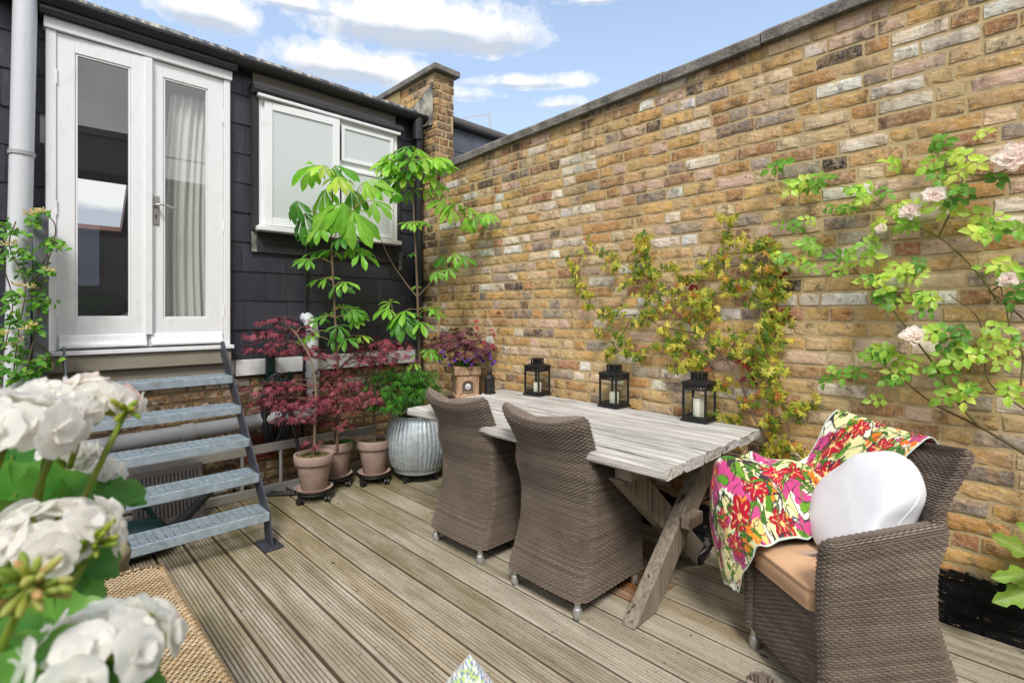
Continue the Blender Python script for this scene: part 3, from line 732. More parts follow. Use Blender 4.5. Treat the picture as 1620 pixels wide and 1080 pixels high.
# neighbour beyond the wall
nb = thing('neighbour_house', 'neighbouring dark slate mansard roof rising above the brick wall', 'house', (4.4, 4.6, 0))
s2 = MB(); slates(s2, (0, 4.6, 0), (1, .0, 0), (0, -1, 0), 3.26, 8, 2.55, 3.50, .42, .23, seed=8, col='#5c606c'); s2.build('slate_cladding', M['slate'], nb)
s2 = MB(); s2.box((3.24, 4.606, 0), (8, 4.8, 3.55)); s2.box((3.24, 4.81, 0), (8, 9, 3.5)); s2.build('wall', M['wallpaint'], nb)
s2 = MB(); s2.tube([(3.25, 4.56, 3.56), (8, 4.56, 3.56)], .055, 12); s2.build('ridge_roll', M['felt'], nb, smooth=True)
an = thing('aerial', 'thin tv aerial on a short mast above the neighbouring slate roof', 'aerial', (4.2, 6.2, 3.5))
m1 = at_depth(778, 217, 7.5); m2 = at_depth(774, 181, 7.5); m0 = at_depth(733, 187, 7.6)
b = MB(); b.tube([m1 + V((0, 0, -.6)), m1, m2], .012, 6); b.build('mast', M['steel'], an)
b = MB(); b.tube([m0, m2 + (m2 - m0) * .06], .008, 6)
for i in range(8):
    p = m0 + (m2 - m0) * (i / 8); b.tube([p + V((.06, .06, .03)), p - V((.06, .06, .03))], .004, 5)
b.build('boom', M['steel'], an)
# opposite houses: seen only as reflections in the glass
op = thing('terraced_house', 'plain brick house across the gardens, reflected in the door glass', 'house', (0, -11, -9))
b = MB(); b.box((-16, -16, -9), (1.9, -11, 6.7)); b.box((1.9, -15, -9), (16, -11.5, 5.7)); b.box((6, -15.2, 5.7), (6.8, -13, 7.2)); b.build('wall', plain('far_brick', lin('#8d8175'), .9, 0, 3, .3, .1, .01, 'World'), op)
b = MB(); b.box((-16.1, -16, 6.7), (2.0, -10.9, 6.9)); b.box((2.02, -15, 5.7), (16, -11.4, 5.85)); b.box((3.2, -11.45, 5.85), (3.24, -11.41, 6.6)); b.box((2.1, -11.45, 6.56), (6, -11.42, 6.6)); b.build('parapet', M['concrete'], op)
for i in range(8):
    b = MB(); b.box((-15 + i * 2.1, -10.99, 2.2), (-13.9 + i * 2.1, -10.9, 4.0)); b.build('window', M['white'], op)

# ------------------------------------------------------------------ sky and sun
SUN_EL, SUN_AZ = R(50), R(222)     # azimuth measured from +y towards +x: the sun stands behind the camera, to the left
w = bpy.data.worlds.new('World'); S.world = w; w.use_nodes = True
class WT(NT):
    def __init__(s, w): s.t = w.node_tree; s.n = s.t.nodes; s.l = s.t.links
t = WT(w); bg = t.n['Background']
sky = t.node('ShaderNodeTexSky', sky_type='NISHITA'); sky.sun_disc = False; sky.sun_elevation = SUN_EL; sky.sun_rotation = SUN_AZ
sky.air_density = 1.0; sky.dust_density = 1.2; sky.ozone_density = 1.5
dirv = t.node('ShaderNodeTexCoord').outputs['Generated']
x, y, z = t.sep(dirv)
az = t.math('ARCTAN2', x, y); el = t.math('ARCSINE', z)
def azel(px, py):
    r = ray(px, py).normalized(); return math.atan2(r.x, r.y), math.asin(r.z)
comb = t.node('ShaderNodeCombineXYZ'); t.l.new(az, comb.inputs[0]); t.l.new(el, comb.inputs[1])
wv = t.node('ShaderNodeMapping'); t.l.new(comb.outputs[0], wv.inputs[0]); wv.inputs['Scale'].default_value = (1, 1.15, 1)
n1 = t.noise(wv.outputs[0], 13, 9, .6, .15); n2 = t.noise(wv.outputs[0], 30, 6, .6); n0 = t.noise(wv.outputs[0], 2.2, 5, .6)
edge = t.math('ADD', t.math('MULTIPLY', t.math('SUBTRACT', n1, .5), 2.8), t.math('MULTIPLY', t.math('SUBTRACT', n2, .5), 1.1))
dens = shade = None
for (px, py, hw, hh, k) in ((665, 46, 205, 62, 1.1), (770, 60, 105, 50, 1.0), (330, 24, 95, 46, 1.0), (545, 108, 140, 42, 1.0), (830, 132, 120, 16, .75), (893, 166, 55, 14, .7),
                            (470, 8, 90, 20, .75), (950, 0, 70, 12, .7), (560, 30, 60, 22, .6), (740, 150, 60, 16, .6), (1250, -90, 200, 60, .9), (300, -140, 260, 70, .9), (160, 330, 120, 70, 1.5)):
    a, e = azel(px, py); a2, _ = azel(px + hw, py); _, e2 = azel(px, py - hh)
    dx = t.math('DIVIDE', t.math('SUBTRACT', az, a), abs(a2 - a)); dy = t.math('DIVIDE', t.math('SUBTRACT', el, e), abs(e2 - e))
    dyl = t.math('MULTIPLY', t.math('MINIMUM', dy, 0), 1.5); dyy = t.math('ADD', t.math('MAXIMUM', dy, 0), dyl)
    rr = t.math('ADD', t.math('MULTIPLY', dx, dx), t.math('MULTIPLY', dyy, dyy))
    d = t.math('MULTIPLY', t.math('SUBTRACT', 1.22, rr), k)
    sh = t.math('MULTIPLY', t.math('MAXIMUM', d, 0), t.math('SUBTRACT', .15, dy))
    dens = d if dens is None else t.math('MAXIMUM', dens, d); shade = sh if shade is None else t.math('MAXIMUM', shade, sh)
# the rest of the sky behind and overhead: broken cloud
away = t.math('MULTIPLY', t.math('SUBTRACT', .45, t.math('ADD', t.math('MULTIPLY', x, math.sin(YAW)), t.math('MULTIPLY', y, math.cos(YAW)))), 2.2, clamp=True)
gen = t.math('SUBTRACT', t.math('MULTIPLY', t.math('SUBTRACT', n0, .27), 5.0), t.math('MULTIPLY', t.math('SUBTRACT', 1, away), 4))
dens = t.math('MAXIMUM', dens, gen)
cov = t.ramp(t.math('ADD', dens, edge), [(.0, 0), (.45, .42), (1.0, 1)], 'EASE')
sm = t.math('ADD', t.math('MULTIPLY', shade, 1.5), t.math('ADD', t.math('MULTIPLY', t.math('SUBTRACT', .5, n1), .9), t.math('MULTIPLY', away, t.math('MULTIPLY', t.math('SUBTRACT', n0, .50), .3))), clamp=True)
ccol = t.mix(t.ramp(sm, [(.05, 0), (.5, 1)]), (6.6, 6.6, 6.6), (3.5, 3.9, 4.5))
haze = t.ramp(el, [(0, .9), (.3, .6), (.8, .22)])
skc = sky.outputs[0]
skc = t.mix(1.0, skc, (.92, 1.04, 1.2), 'MULTIPLY')
skc = t.mix(haze, skc, (4.6, 5.7, 7.0))
tot = t.mix(cov, skc, ccol)
t.l.new(tot, bg.inputs['Color']); bg.inputs['Strength'].default_value = .12
sun = bpy.data.lights.new('sun', 'SUN'); so = bpy.data.objects.new('sun', sun); C.objects.link(so)
sun.energy = 2.4; sun.angle = R(16); sun.color = (1, .96, .9)
sd_ = V((math.sin(SUN_AZ) * math.cos(SUN_EL), math.cos(SUN_AZ) * math.cos(SUN_EL), math.sin(SUN_EL)))
so.rotation_euler = (-sd_).to_track_quat('-Z', 'Y').to_euler()
S.view_settings.view_transform = 'Standard'; S.view_settings.look = 'None'; S.view_settings.exposure = .55; S.view_settings.gamma = 1
S.cycles.use_denoising = True; S.cycles.max_bounces = 8; S.cycles.transparent_max_bounces = 16; S.cycles.caustics_reflective = False; S.cycles.caustics_refractive = False
# ================================================================== FURNITURE
# ---- metal steps
st = thing('metal_steps', 'galvanised open tread steps with dark steel stringers leading up to the white doors', 'steps', (.68, 3.5, 0))
TX0, TX1, TN, TD = .235, 1.10, 5, .205
for k in range(TN):
    z = .207 + .1885 * k; y = 3.19 + .1785 * k
    b = MB(); hgt = .048
    b.box((TX0, y, z - hgt), (TX1, y + .004, z)); b.box((TX0, y + TD - .004, z - hgt), (TX1, y + TD, z))
    b.box((TX0, y + .0045, z - hgt), (TX0 + .004, y + TD - .0045, z)); b.box((TX1 - .004, y + .0045, z - hgt), (TX1, y + TD - .0045, z))
    b.box((TX0 + .004, y + .0042, z - .004), (TX1 - .004, y + .016, z - .0002)); b.box((TX0 + .004, y + TD - .016, z - .004), (TX1 - .004, y + TD - .0042, z - .0002))
    t_ = b.build('tread', M['galv'], st, bevel=.0012)
    g = MB(); m = 9; nx = 44        # pressed, expanded-metal walking surface
    for r_ in range(m):
        yy = y + .016 + (TD - .032) * r_ / (m - 1)
        for sgn in ((1,) if r_ == m - 1 else (1, -1)):
            pts = []
            for i in range(nx + 1):
                xx = TX0 + .006 + (TX1 - TX0 - .012) * i / nx
                amp = (TD - .032) / (m - 1) / 2
                base = yy + (amp if sgn < 0 else 0) 
                pts.append(V((xx, base + (amp * .9 if i % 2 else -amp * .1) * (1 if sgn > 0 else -1) + (0 if sgn > 0 else amp), z - .001 + (.002 if i % 2 else 0))))
            for p, q in zip(pts[:-1], pts[1:]): g.bar(p, q, .0034, .004)
    g.build('grating', M['galv'], t_)
for x in (TX0 - .007, TX1 + .007):
    b = MB(); n = 0
    w = .062
    for s in (-.005, .005):
        for (yy, zz) in ((3.155, 0.012), (3.275, 0.012), (3.30, .14), (4.20, 1.09), (4.20, 1.19), (4.145, 1.19), (3.225, .22)):
            b.vert((x + s, yy, zz))
    for i in range(7): j = (i + 1) % 7; b.face(i, j, 7 + j, 7 + i)
    b.face(*range(6, -1, -1)); b.face(*range(7, 14)); sg = b.build('stringer', M['stringer'], st)
    b = MB(); b.box((x - .055, 3.125, .002), (x + .055, 3.30, .0115)); b.build('foot_plate', M['stringer'], sg, bevel=.002)

# ---- aluminium ladder lying on its side along the wall foot
ld = thing('ladder', 'aluminium ladder lying on its long edge behind the flower pots', 'ladder', (1.2, 4.15, 0))
for z in (.035, .36):
    b = MB(); b.box((-.6, 4.12, z - .033), (2.32, 4.146, z + .033)); b.build('rail', M['alu'], ld, bevel=.003)
for i in range(10):
    x = -.45 + i * .28
    b = MB(); b.tube([(x, 4.133, .07), (x, 4.133, .325)], .014, 12); b.build('rung', M['alu'], ld)
for z in (.10, .42):
    b = MB(); b.box((-.7, 4.19, z - .028), (1.15, 4.212, z + .028)); b.build('extension_rail', M['alu'], ld, bevel=.003)

# ---- slotted panel and watering can under the steps
sp_ = thing('slotted_panel', 'grey slotted plastic panel leaning under the steps', 'panel', (.74, 4.02, 0), R(4))
b = MB(); T = Matrix.Translation((.74, 3.93, .005)) @ Matrix.Rotation(R(-12), 4, 'X')
b.box((-.20, 0, 0), (.20, .02, .38), T); b.build('board', M['panel'], sp_, bevel=.008)
for z in (.06, .25):
    b = MB()
    for i in range(16): b.box((-.17 + i * .022, -.002, z), (-.163 + i * .022, -.0003, z + .09), T)
    b.build('slots', M['plastic_black'], sp_)
wc = thing('watering_can', 'dark green plastic watering can with a long spout lying under the steps', 'watering can', (.52, 3.55, 0))
b = MB(); T = Matrix.Translation((.46, 3.56, .115)) @ Matrix.Rotation(R(90), 4, 'Y') @ Matrix.Scale(1.12, 4, (0, 1, 0))
b.lathe([(.01, -.20), (.09, -.20), (.105, -.18), (.108, -.02), (.104, 0), (.108, .015), (.106, .12), (.08, .17), (.05, .19), (.01, .19)], 28, T); b.build('body', M['plastic_green'], wc, smooth=False, auto=40)
b = MB(); b.tube(catmull([(.62, 3.56, .11), (.74, 3.62, .14), (.92, 3.74, .24), (1.02, 3.8, .31)], 20), [.036 - .0009 * i for i in range(21)], 14); b.build('spout', M['plastic_black'], wc, smooth=True)
b = MB(); b.tube(catmull([(.36, 3.56, .22), (.42, 3.55, .30), (.54, 3.55, .29), (.60, 3.56, .19)], 16), .013, 10); b.build('handle', M['plastic_green'], wc, smooth=True)

# ---- garden hose on a hanger
hh = thing('hose_hanger', 'dark green wall hook holding the coiled hose', 'hose hanger', (1.36, 4.33, 1.0))
hx = at_y(428, 560, 4.31).x
b = MB(); b.box((hx - .035, 4.30, .78), (hx + .035, 4.335, 1.08)); b.build('back_plate', M['plastic_green'], hh, bevel=.006)
b = MB(); b.tube(catmull([(hx, 4.30, 1.05), (hx + .02, 4.25, 1.09), (hx + .035, 4.2, 1.06)], 10), .014, 10); b.build('hook', M['plastic_green'], hh, smooth=True)
b = MB(); b.box((hx - .10, 4.16, .845), (hx + .12, 4.298, .87)); b.box((hx + .085, 4.16, .872), (hx + .12, 4.19, .93)); b.build('saddle', M['plastic_green'], hh, bevel=.008)
ho = MB(); random.seed(4); path = []
for k in range(13):
    dx, dr, dy = ru(-.03, .03), ru(-.05, .06), ru(-.06, .04)
    for i in range(24):
        a = 2 * math.pi * i / 24 + math.pi / 2
        path.append((hx + .01 + dx + (.085 + dr * .4) * math.cos(a), 4.235 + dy + .012 * math.sin(3 * a) + k * .002, .60 + (.27 + dr) * math.sin(a)))
path += [(hx + .1, 4.1, .5), (hx + .12, 3.98, .2), (hx + .12, 3.9, .03)]
G = lambda px, py: at_z(px, py, .013)
path += [G(400, 782), G(372, 778), G(374, 768), G(400, 774), G(440, 779), G(470, 776), G(478, 766), G(462, 758), G(450, 768), G(466, 780)]
o = MB(); o.tube(catmull(path, 1200), .013, 8); hose = o.build('hose', M['rubber'], None, smooth=True)
tag(hose, 'black garden hose coiled on the wall hook and trailing over the deck', 'hose')

# ---- bleached timber table with crossed legs
tb = thing('dining_table', 'long bleached plank table on crossed timber legs against the brick wall', 'table', (2.4, 2.0, 0))
TZ, TTH = .77, .048; random.seed(12)
ws = [.165, .19, .2, .185, .165, .14]; x = 1.875
pts_end = lambda x: (1.03 + ru(-.004, .004), 2.90 + (x - 1.88) * .17 + ru(-.015, .015))
for w_ in ws:
    a, b_ = pts_end(x); m = 26; rows = []; c0 = ru(.9, 1.06)
    for i in range(m + 1):
        y = a + (b_ - a) * i / m
        e = .5 if i in (0, m) else 0
        l = x + .0025 + nz((y * 7, x, 0)) * .004 + (.004 if i in (0, m) else 0); r = x + w_ - .0025 + nz((y * 7, x + 5, 3)) * .004 - (.004 if i in (0, m) else 0)
        if x < 1.9: l += nz((y * 3, 2, 9)) * .010
        dz = nz((y * 2, x * 3, 7)) * .003 - e * .005; yo = nz((x * 30, i, 2)) * .004
        prof = [(l + .006, TZ - TTH), (l, TZ - TTH + .008), (l, TZ - .009), (l + .007, TZ - .001)]
        for q in range(1, 6): prof.append((l + (r - l) * q / 6, TZ + nz((y * 2.2, x + q * .5, 1)) * .0022))
        prof += [(r - .007, TZ - .001), (r, TZ - .009), (r, TZ - TTH + .008), (r - .006, TZ - TTH)]
        rows.append([(p[0], y + (noise.noise(V((p[0] * 25, i, p[1] * 30))) * .012 if i in (0, m) else 0), p[1] + dz) for p in prof])
    b = MB(); b.grid(rows, (c0, c0 * ru(.97, 1.0), c0 * ru(.94, 1.0))); k = len(rows[0])
    b.f.append(tuple(range(k))[::-1]); b.f.append(tuple(m * k + q for q in range(k)))
    for i in range(m): b.f.append((i * k, i * k + k - 1, (i + 1) * k + k - 1, (i + 1) * k) [::-1])
    b.build('plank', M['table_top'], tb); x += w_
for y in (1.29, 2.55):
    b = MB(); b.box((1.97, y - .045, .645), (2.86, y + .045, .72), c=(1, .98, .95)); b.build('cross_beam', M['table_leg'], tb, bevel=.006)
    for s in (1, -1):
        xa, xb = (2.05, 2.80) if s > 0 else (2.80, 2.05)
        off = -.036 if s > 0 else .036; yc = y + off * 1.0
        d = V((xb - xa, 0, .71)); d.normalize(); nrm = V((-d.z, 0, d.x)); hw = .068
        P0, P1 = V((xa, yc, 0)), V((xb, yc, .644))
        b = MB(); n = 0
        # feet and heads are cut level
        fx = hw / abs(d.z)
        for yy in (yc - .034, yc + .034):
            for p in (V((xa - fx, yy, .004)), V((xa + fx, yy, .004)), V((xb + fx, yy, .643)), V((xb - fx, yy, .643))): b.vert(p, (1, 1, 1))
        b.f += [(0, 1, 2, 3), (7, 6, 5, 4), (0, 4, 5, 1), (1, 5, 6, 2), (2, 6, 7, 3), (3, 7, 4, 0)]
        b.build('leg', M['table_leg'], tb, bevel=.006)
    b = MB(); sg = -1 if y < 2 else 1
    b.box((2.36, y + sg * .075, .335), (2.50, y + sg * .13, .40), c=(1.15, 1.1, 1.05)); b.build('wedge', M['table_leg'], tb, bevel=.008)
b = MB(); b.box((2.385, 1.345, .33), (2.465, 2.495, .41), c=(.9, .9, .9)); b.build('stretcher', M['table_leg'], tb, bevel=.006)

# ---- wicker chairs: woven strands are real relief
WIC = [lin('#7f7165'), lin('#86786c'), lin('#786a5f'), lin('#8d7f72')]
def rrect(hx, hy, r, n):
    """n points round a rounded rectangle, even spacing, starting mid-back"""
    segs = []; r = min(r, hx * .98, hy * .98)
    P = []; m = 7
    for (cx, cy, a0) in ((hx - r, -hy + r, -90), (hx - r, hy - r, 0), (-hx + r, hy - r, 90), (-hx + r, -hy + r, 180)):
        for i in range(m + 1): a = R(a0 + 90 * i / m); P.append((cx + r * math.cos(a), cy + r * math.sin(a)))
    P = [(0, -hy)] + P; L = [0]
    for i in range(len(P)): q = P[(i + 1) % len(P)]; L.append(L[-1] + math.hypot(q[0] - P[i][0], q[1] - P[i][1]))
    out = []; j = 0
    for k in range(n):
        s = L[-1] * k / n
        while L[j + 1] < s: j += 1
        t = (s - L[j]) / max(1e-9, L[j + 1] - L[j]); a, b = P[j], P[(j + 1) % len(P)]
        out.append((a[0] + (b[0] - a[0]) * t, a[1] + (b[1] - a[1]) * t))
    return out
def weave(ring, t0, t1, rows, ncol, cols, amp=.0036, pal=WIC):
    """ring(t) -> ncol points; strands run round the ring, over and under the stakes"""
    mb = MB(); ncol -= ncol % 2; prev = None; lo, hi = -amp * 1.15, amp
    for k in range(rows):
        c = vary(random.choice(pal), .04, .01)
        for sub in range(3):
            t = t0 + (t1 - t0) * (k + (.02, .3, .72)[sub]) / rows
            P = ring(t); Q = ring(t + (t1 - t0) * .3 / rows); idx = []
            for i in range(ncol):
                p = P[i]; tg = P[(i + 1) % ncol] - P[i - 1]; upv = Q[i] - p
                nn = tg.cross(upv)
                if nn.length > 1e-10: nn.normalize()
                o = lo if sub == 0 else (hi if (k + i) % 2 else -amp * .15)
                idx.append(mb.vert(p + nn * o, c if sub else tuple(x * .8 for x in c)))  # gap rows tinted darker: crevice shade put into the strand colour
            if prev:
                for i in range(ncol): j = (i + 1) % ncol; mb.face(prev[i], prev[j], idx[j], idx[i])
            prev = idx
    c0 = V((0, 0, 0))
    for i in prev: c0 += V(mb.v[i])
    ci = mb.vert(c0 / len(prev), c)
    for i in range(ncol): mb.face(prev[i], prev[(i + 1) % ncol], ci)
    return mb
def interp(tab, z):
    for (a, b) in zip(tab[:-1], tab[1:]):
        if z <= b[0]:
            u = max(0, (z - a[0]) / (b[0] - a[0])); u = u * u * (3 - 2 * u); return a[1] + (b[1] - a[1]) * u
    return tab[-1][1]
def make_chair(name, label, loc, rz, group):
    random.seed(33)
    t = thing(name, label, 'chair', (0, 0, 0), 0, group)
    # backrest: full-height slab, waisted and leaning, wrapped forward at its sides
    YB = [(.05, -.275), (.36, -.197), (.48, -.195), (.70, -.245), (.93, -.338)]
    HW = [(.05, .236), (.38, .228), (.62, .246), (.93, .276)]
    TH, ZT = .028, .905
    def ring(z):
        rz_ = min(z, ZT); inset = 0; zz = z
        if z > ZT - .03:
            a = (z - (ZT - .03)) / .05 * (math.pi / 2); a = min(a, math.pi / 2 * .98)
            inset = TH * (1 - math.cos(a)); zz = ZT - .03 + .03 * math.sin(a)
        hw = interp(HW, min(zz, .93)) - inset * .8; yb = interp(YB, min(zz, .93)) + TH
        cur = .045 * min(1, max(0, (zz - .30) / .4)) + .012; ear = .048 * max(0, (zz - .55) / .36) ** 1.5
        out = []
        for (x, y) in rrect(hw, TH - inset, .02, NC):
            u = abs(x) / hw; out.append(V((x, y + yb + cur * u ** 2.4, zz + ear * (u ** 2.4) - ear * .35)))
        return out
    NC = 72
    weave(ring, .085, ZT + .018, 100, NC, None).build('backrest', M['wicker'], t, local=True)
    for s in (-1, 1):
        AT = [(-.22, .655), (.0, .635), (.22, .625)]
        NC2 = 70
        def ring2(q):
            z = q; out = []; hx, y0, y1 = .036, -.21 + .0, .262
            topz = .668; inset = 0; zz = z
            if z > topz - .036:
                a = min((z - (topz - .036)) / .056, .86) * math.pi / 2; inset = .036 * (1 - math.cos(a)); zz = topz - .036 + .036 * math.sin(a)
            flare = .008 * ((zz - .35) / .3) ** 2 + (.010 * (zz - .5) / .14 if zz > .5 else 0)
            yfw = y1 + .01 * (zz - .05); y0 = interp(YB, min(zz, .6)) + .028
            for (x, y) in rrect(hx - inset, (yfw - y0) / 2 - inset, .034, NC2):
                yy = y + (yfw + y0) / 2
                out.append(V((s * (.210 + flare) + x - s * .0, yy, zz + (.02 * ((-.0 - yy) / .2) if zz > .4 else 0) * (zz - .4) / .24)))
            return out
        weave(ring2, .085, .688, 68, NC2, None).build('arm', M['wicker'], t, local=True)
    def ring3(z): 
        return [V((x, y + .03, z)) for (x, y) in rrect(.182, .222, .012, 90)]
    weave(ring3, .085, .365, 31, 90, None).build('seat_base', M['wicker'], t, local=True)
    c = MB(); rows = []
    prof = [(0, .366), (.008, .366), (.012, .372), (.006, .378), (.012, .39), (.0125, .425), (.008, .437), (.013, .443), (.006, .45), (-.02, .456), (-.08, .462), (-.17, .464)]
    for (e, z) in prof: rows.append([V((x, y + .045, z)) for (x, y) in rrect(.164 + e, .208 + e, .03, 80)])
    for r in rows: r.append(r[0])
    c.grid(rows); k = len(rows[0]); c.f.append(tuple((len(rows) - 1) * k + q for q in range(80)))
    c.build('seat_cushion', M['cloth_beige'], t, local=True, smooth=True)
    for (x, y) in ((-.205, -.232), (.205, -.232), (-.208, .228), (.208, .228)):
        f = MB(); f.lathe([(.014, .03), (.014, .10), (.012, .10)], 14, Matrix.Translation((x, y, 0))); l = f.build('leg', M['alu'], t, local=True)
        f = MB(); f.lathe([(.019, 0), (.0205, .003), (.0205, .044), (.017, .05)], 16, Matrix.Translation((x, y, 0))); f.build('foot_cap', M['alu'], l, local=True, auto=40)
    bd = MB(); T = Matrix.Translation((-.02, -.252, .115)) @ Matrix.Rotation(R(97), 4, 'X') @ Matrix.Diagonal((1.5, 1, 1, 1))
    bd.lathe([(.0005, -.002), (.010, -.002), (.010, .003), (.0085, .004), (.0005, .004)], 18, T); bd.build('badge', M['steel'], t, local=True)
    t.location = loc; t.rotation_euler = (0, 0, rz); _PM[t.name] = Matrix.Translation(loc) @ Matrix.Rotation(rz, 4, 'Z')
    return t
GC = 'brown wicker armchairs'
c1 = make_chair('wicker_chair', 'brown wicker armchair pushed under the table nearest the flower pots', (2.10, 2.36, 0), R(-90), GC)
c2 = dup(c1, (2.085, 1.655, 0), R(-91), 'brown wicker armchair pushed under the table beside its crossed leg')
c3 = dup(c1, (2.276, .505, 0), R(52.5), 'brown wicker armchair draped with a floral throw and holding a white pillow')
c4 = dup(c1, (.985, .095, 0), R(-69.6), 'brown wicker armchair of which only one rounded arm end shows')

# ---- white round pillow on the armchair
def in_chair(p, c=None): return parent_matrix(c3) @ V(p)
pl = MB(); rows = []; N = 56
for j in range(21):
    v = -1 + 2 * j / 20; r = []
    for i in range(N):
        a = 2 * math.pi * i / N
        R0 = .247 + .010 * abs(math.cos(2 * a)) ** 3 + .006 * math.cos(2 * a + .6) + .012 * math.sin(3 * a) * .6
        rad = R0 * math.cos(v * math.pi / 2) ** .62 if abs(v) < 1 else 0
        rad = max(rad, .001); h = .085 * math.copysign(abs(math.sin(v * math.pi / 2)) ** .9, v)
        p = V((rad * math.cos(a), rad * math.sin(a), h))
        p *= 1 + .03 * noise.noise(p * 9) + .02 * noise.noise(p * 20) + .012 * abs(noise.noise(V((p.x * 30, p.y * 12, p.z * 30))))
        r.append(p)
    r.append(r[0]); rows.append(r)
F = parent_matrix(c3) @ Matrix.Translation((-.047, -.072, .632)) @ Matrix.Rotation(R(-64), 4, 'X')
Mc_ = parent_matrix(c3)
def sit(p):
    p = F @ p; q = Mc_.inverted() @ p; q.z = max(q.z, .468)
    s_ = min(1, max(0, (q.z - .64) / .22)); k_ = .055 + .14 * s_ * s_ * (3 - 2 * s_)
    if q.x < -.11: q.x = -.11 - k_ * (1 - math.exp((q.x + .11) / k_))
    return Mc_ @ q
pl.grid([[sit(p) for p in r] for r in rows]); pw_ = thing('pillow', 'plump round white pillow resting on the draped armchair', 'pillow', tuple(in_chair((.055, -.045, .46))))
pl.build('cover', M['cloth_white'], pw_, smooth=True)
sm_ = MB(); sm_.tube([sit(V((math.cos(a), math.sin(a), 0)) * (.2495 + .010 * abs(math.cos(2 * a)) ** 3 + .006 * math.cos(2 * a + .6) + .0072 * math.sin(3 * a)) ) for a in [2 * math.pi * i / 80 for i in range(80)]], .0028, 6, closed=True); sm_.build('piping', M['cloth_white'], pw_, smooth=True)

# ---- floral throw
def flower_print(u, v):
    """colour of the printed cotton at u, v in metres"""
    cream, white = lin('#e6dfa4'), lin('#e9ebe6')
    c = mixc(white, cream, .35)
    k = noise.noise(V((u * 9, v * 9, 2)));
    if k > -.05: c = cream
    if k < -.26: c = lin('#c24c84')
    if noise.noise(V((u * 8 + 7, v * 8, 5))) > .33: c = lin('#c04680')
    if noise.noise(V((u * 9 + 20, v * 9 + 3, 9))) > .33: c = lin('#f3bf72')
    ln = .0022
    line = lin('#3a2f35')
    if abs(noise.noise(V((u * 9, v * 9, 2))) + .05) < .030: c = line
    for m in range(len(LEAVES)):
        x, y, a, L, wd, col, kind = LEAVES[m]; dx, dy = u - x, v - y
        if dx * dx + dy * dy > .02: continue
        p, q = dx * math.cos(a) + dy * math.sin(a), -dx * math.sin(a) + dy * math.cos(a)
        if kind == 0:
            e = (p / L) ** 2 + (q / (wd * (1 - .35 * p / L))) ** 2
            if e < 1: c = col if e < .78 else mixc(col, line, .75)
        elif kind == 1:
            r = math.hypot(p, q); th = math.atan2(q, p); rr = L * (.62 + .38 * abs(math.cos(3.5 * th)))
            if r < rr:
                c = col
                if abs(r - rr) < .004: c = line
                if abs(math.sin(3.5 * th)) < .16 and r < rr * .75: c = lin('#e9b98a')
                if r < L * .17: c = lin('#e9c97a')
        elif kind == 2:
            r = math.hypot(p, q)
            if r < L: c = line if r > L - .0035 else (col if (int(r / .006) % 2 == 0) else cream)
        else:
            r = math.hypot(p, q); th = math.atan2(q, p); rr = L * (.45 + .55 * abs(math.cos(2.5 * th)))
            if r < rr: c = col
    if abs(noise.noise(V((u * 7 + 40, v * 7 + 11, 1)))) < .014: c = line
    if abs(noise.noise(V((u * 6 + 70, v * 11, 4)))) < .035: c = lin('#4f7a22')
    if abs(noise.noise(V((u * 13 + 30, v * 8, 6)))) < .022: c = line
    return c
random.seed(91); LEAVES = []
for i in range(330):
    x, y = ru(-.05, .67), ru(-.05, 1.55)
    k = random.choices((0, 2, 3), (5, 2, 2))[0]
    if k == 0: LEAVES.append((x, y, ru(0, 6.3), ru(.022, .042), ru(.010, .017), random.choice([lin('#4f8a1e'), lin('#3d6f1c'), lin('#6a9a2c')]), 0))
    elif k == 2: LEAVES.append((x, y, 0, ru(.010, .022), 0, random.choice([lin('#8e9a55'), lin('#c9b06a'), lin('#5f6a86')]), 2))
    else: LEAVES.append((x, y, ru(0, 6), ru(.03, .05), 0, random.choice([lin('#f0761c'), lin('#ee8a28'), lin('#c04680')]), 3))
for (x, y) in ((.06, .12), (.40, .06), (.22, .30), (.45, .36), (.10, .56), (.34, .72), (.12, .84), (.42, .98), (.2, 1.08), (.28, .5), (.3, .2), (.15, .4), (.5, .5), (.02, .7), (.22, .95), (.36, .84), (.45, 1.12), (.33, 1.2), (.12, 1.05), (.55, .2), (.56, .62), (.5, 1.25), (.25, 1.36), (.08, 1.25), (.57, .9)):
    LEAVES.append((x, y, ru(0, 6), ru(.058, .08), 0, random.choice([lin('#b5172b'), lin('#a8142a'), lin('#c41f3a')]), 1))
def yb_(z): return interp([(.05, -.275), (.36, -.197), (.48, -.195), (.70, -.245), (.93, -.338)], z)
def bk(x, z): return (x, yb_(z) + .055 * min(1, abs(x) / .28) ** 2.4 - .016, z)
def ft(x, z, e=0): return (x, yb_(z) + .06 + .055 * min(1.1, abs(x) / .28) ** 2.4 + .014 + e, z)
def bt(x): return (x, -.305 + .055 * min(1, abs(x) / .28) ** 2.4, .925 + .036 * min(1, abs(x) / .28) ** 2.4)
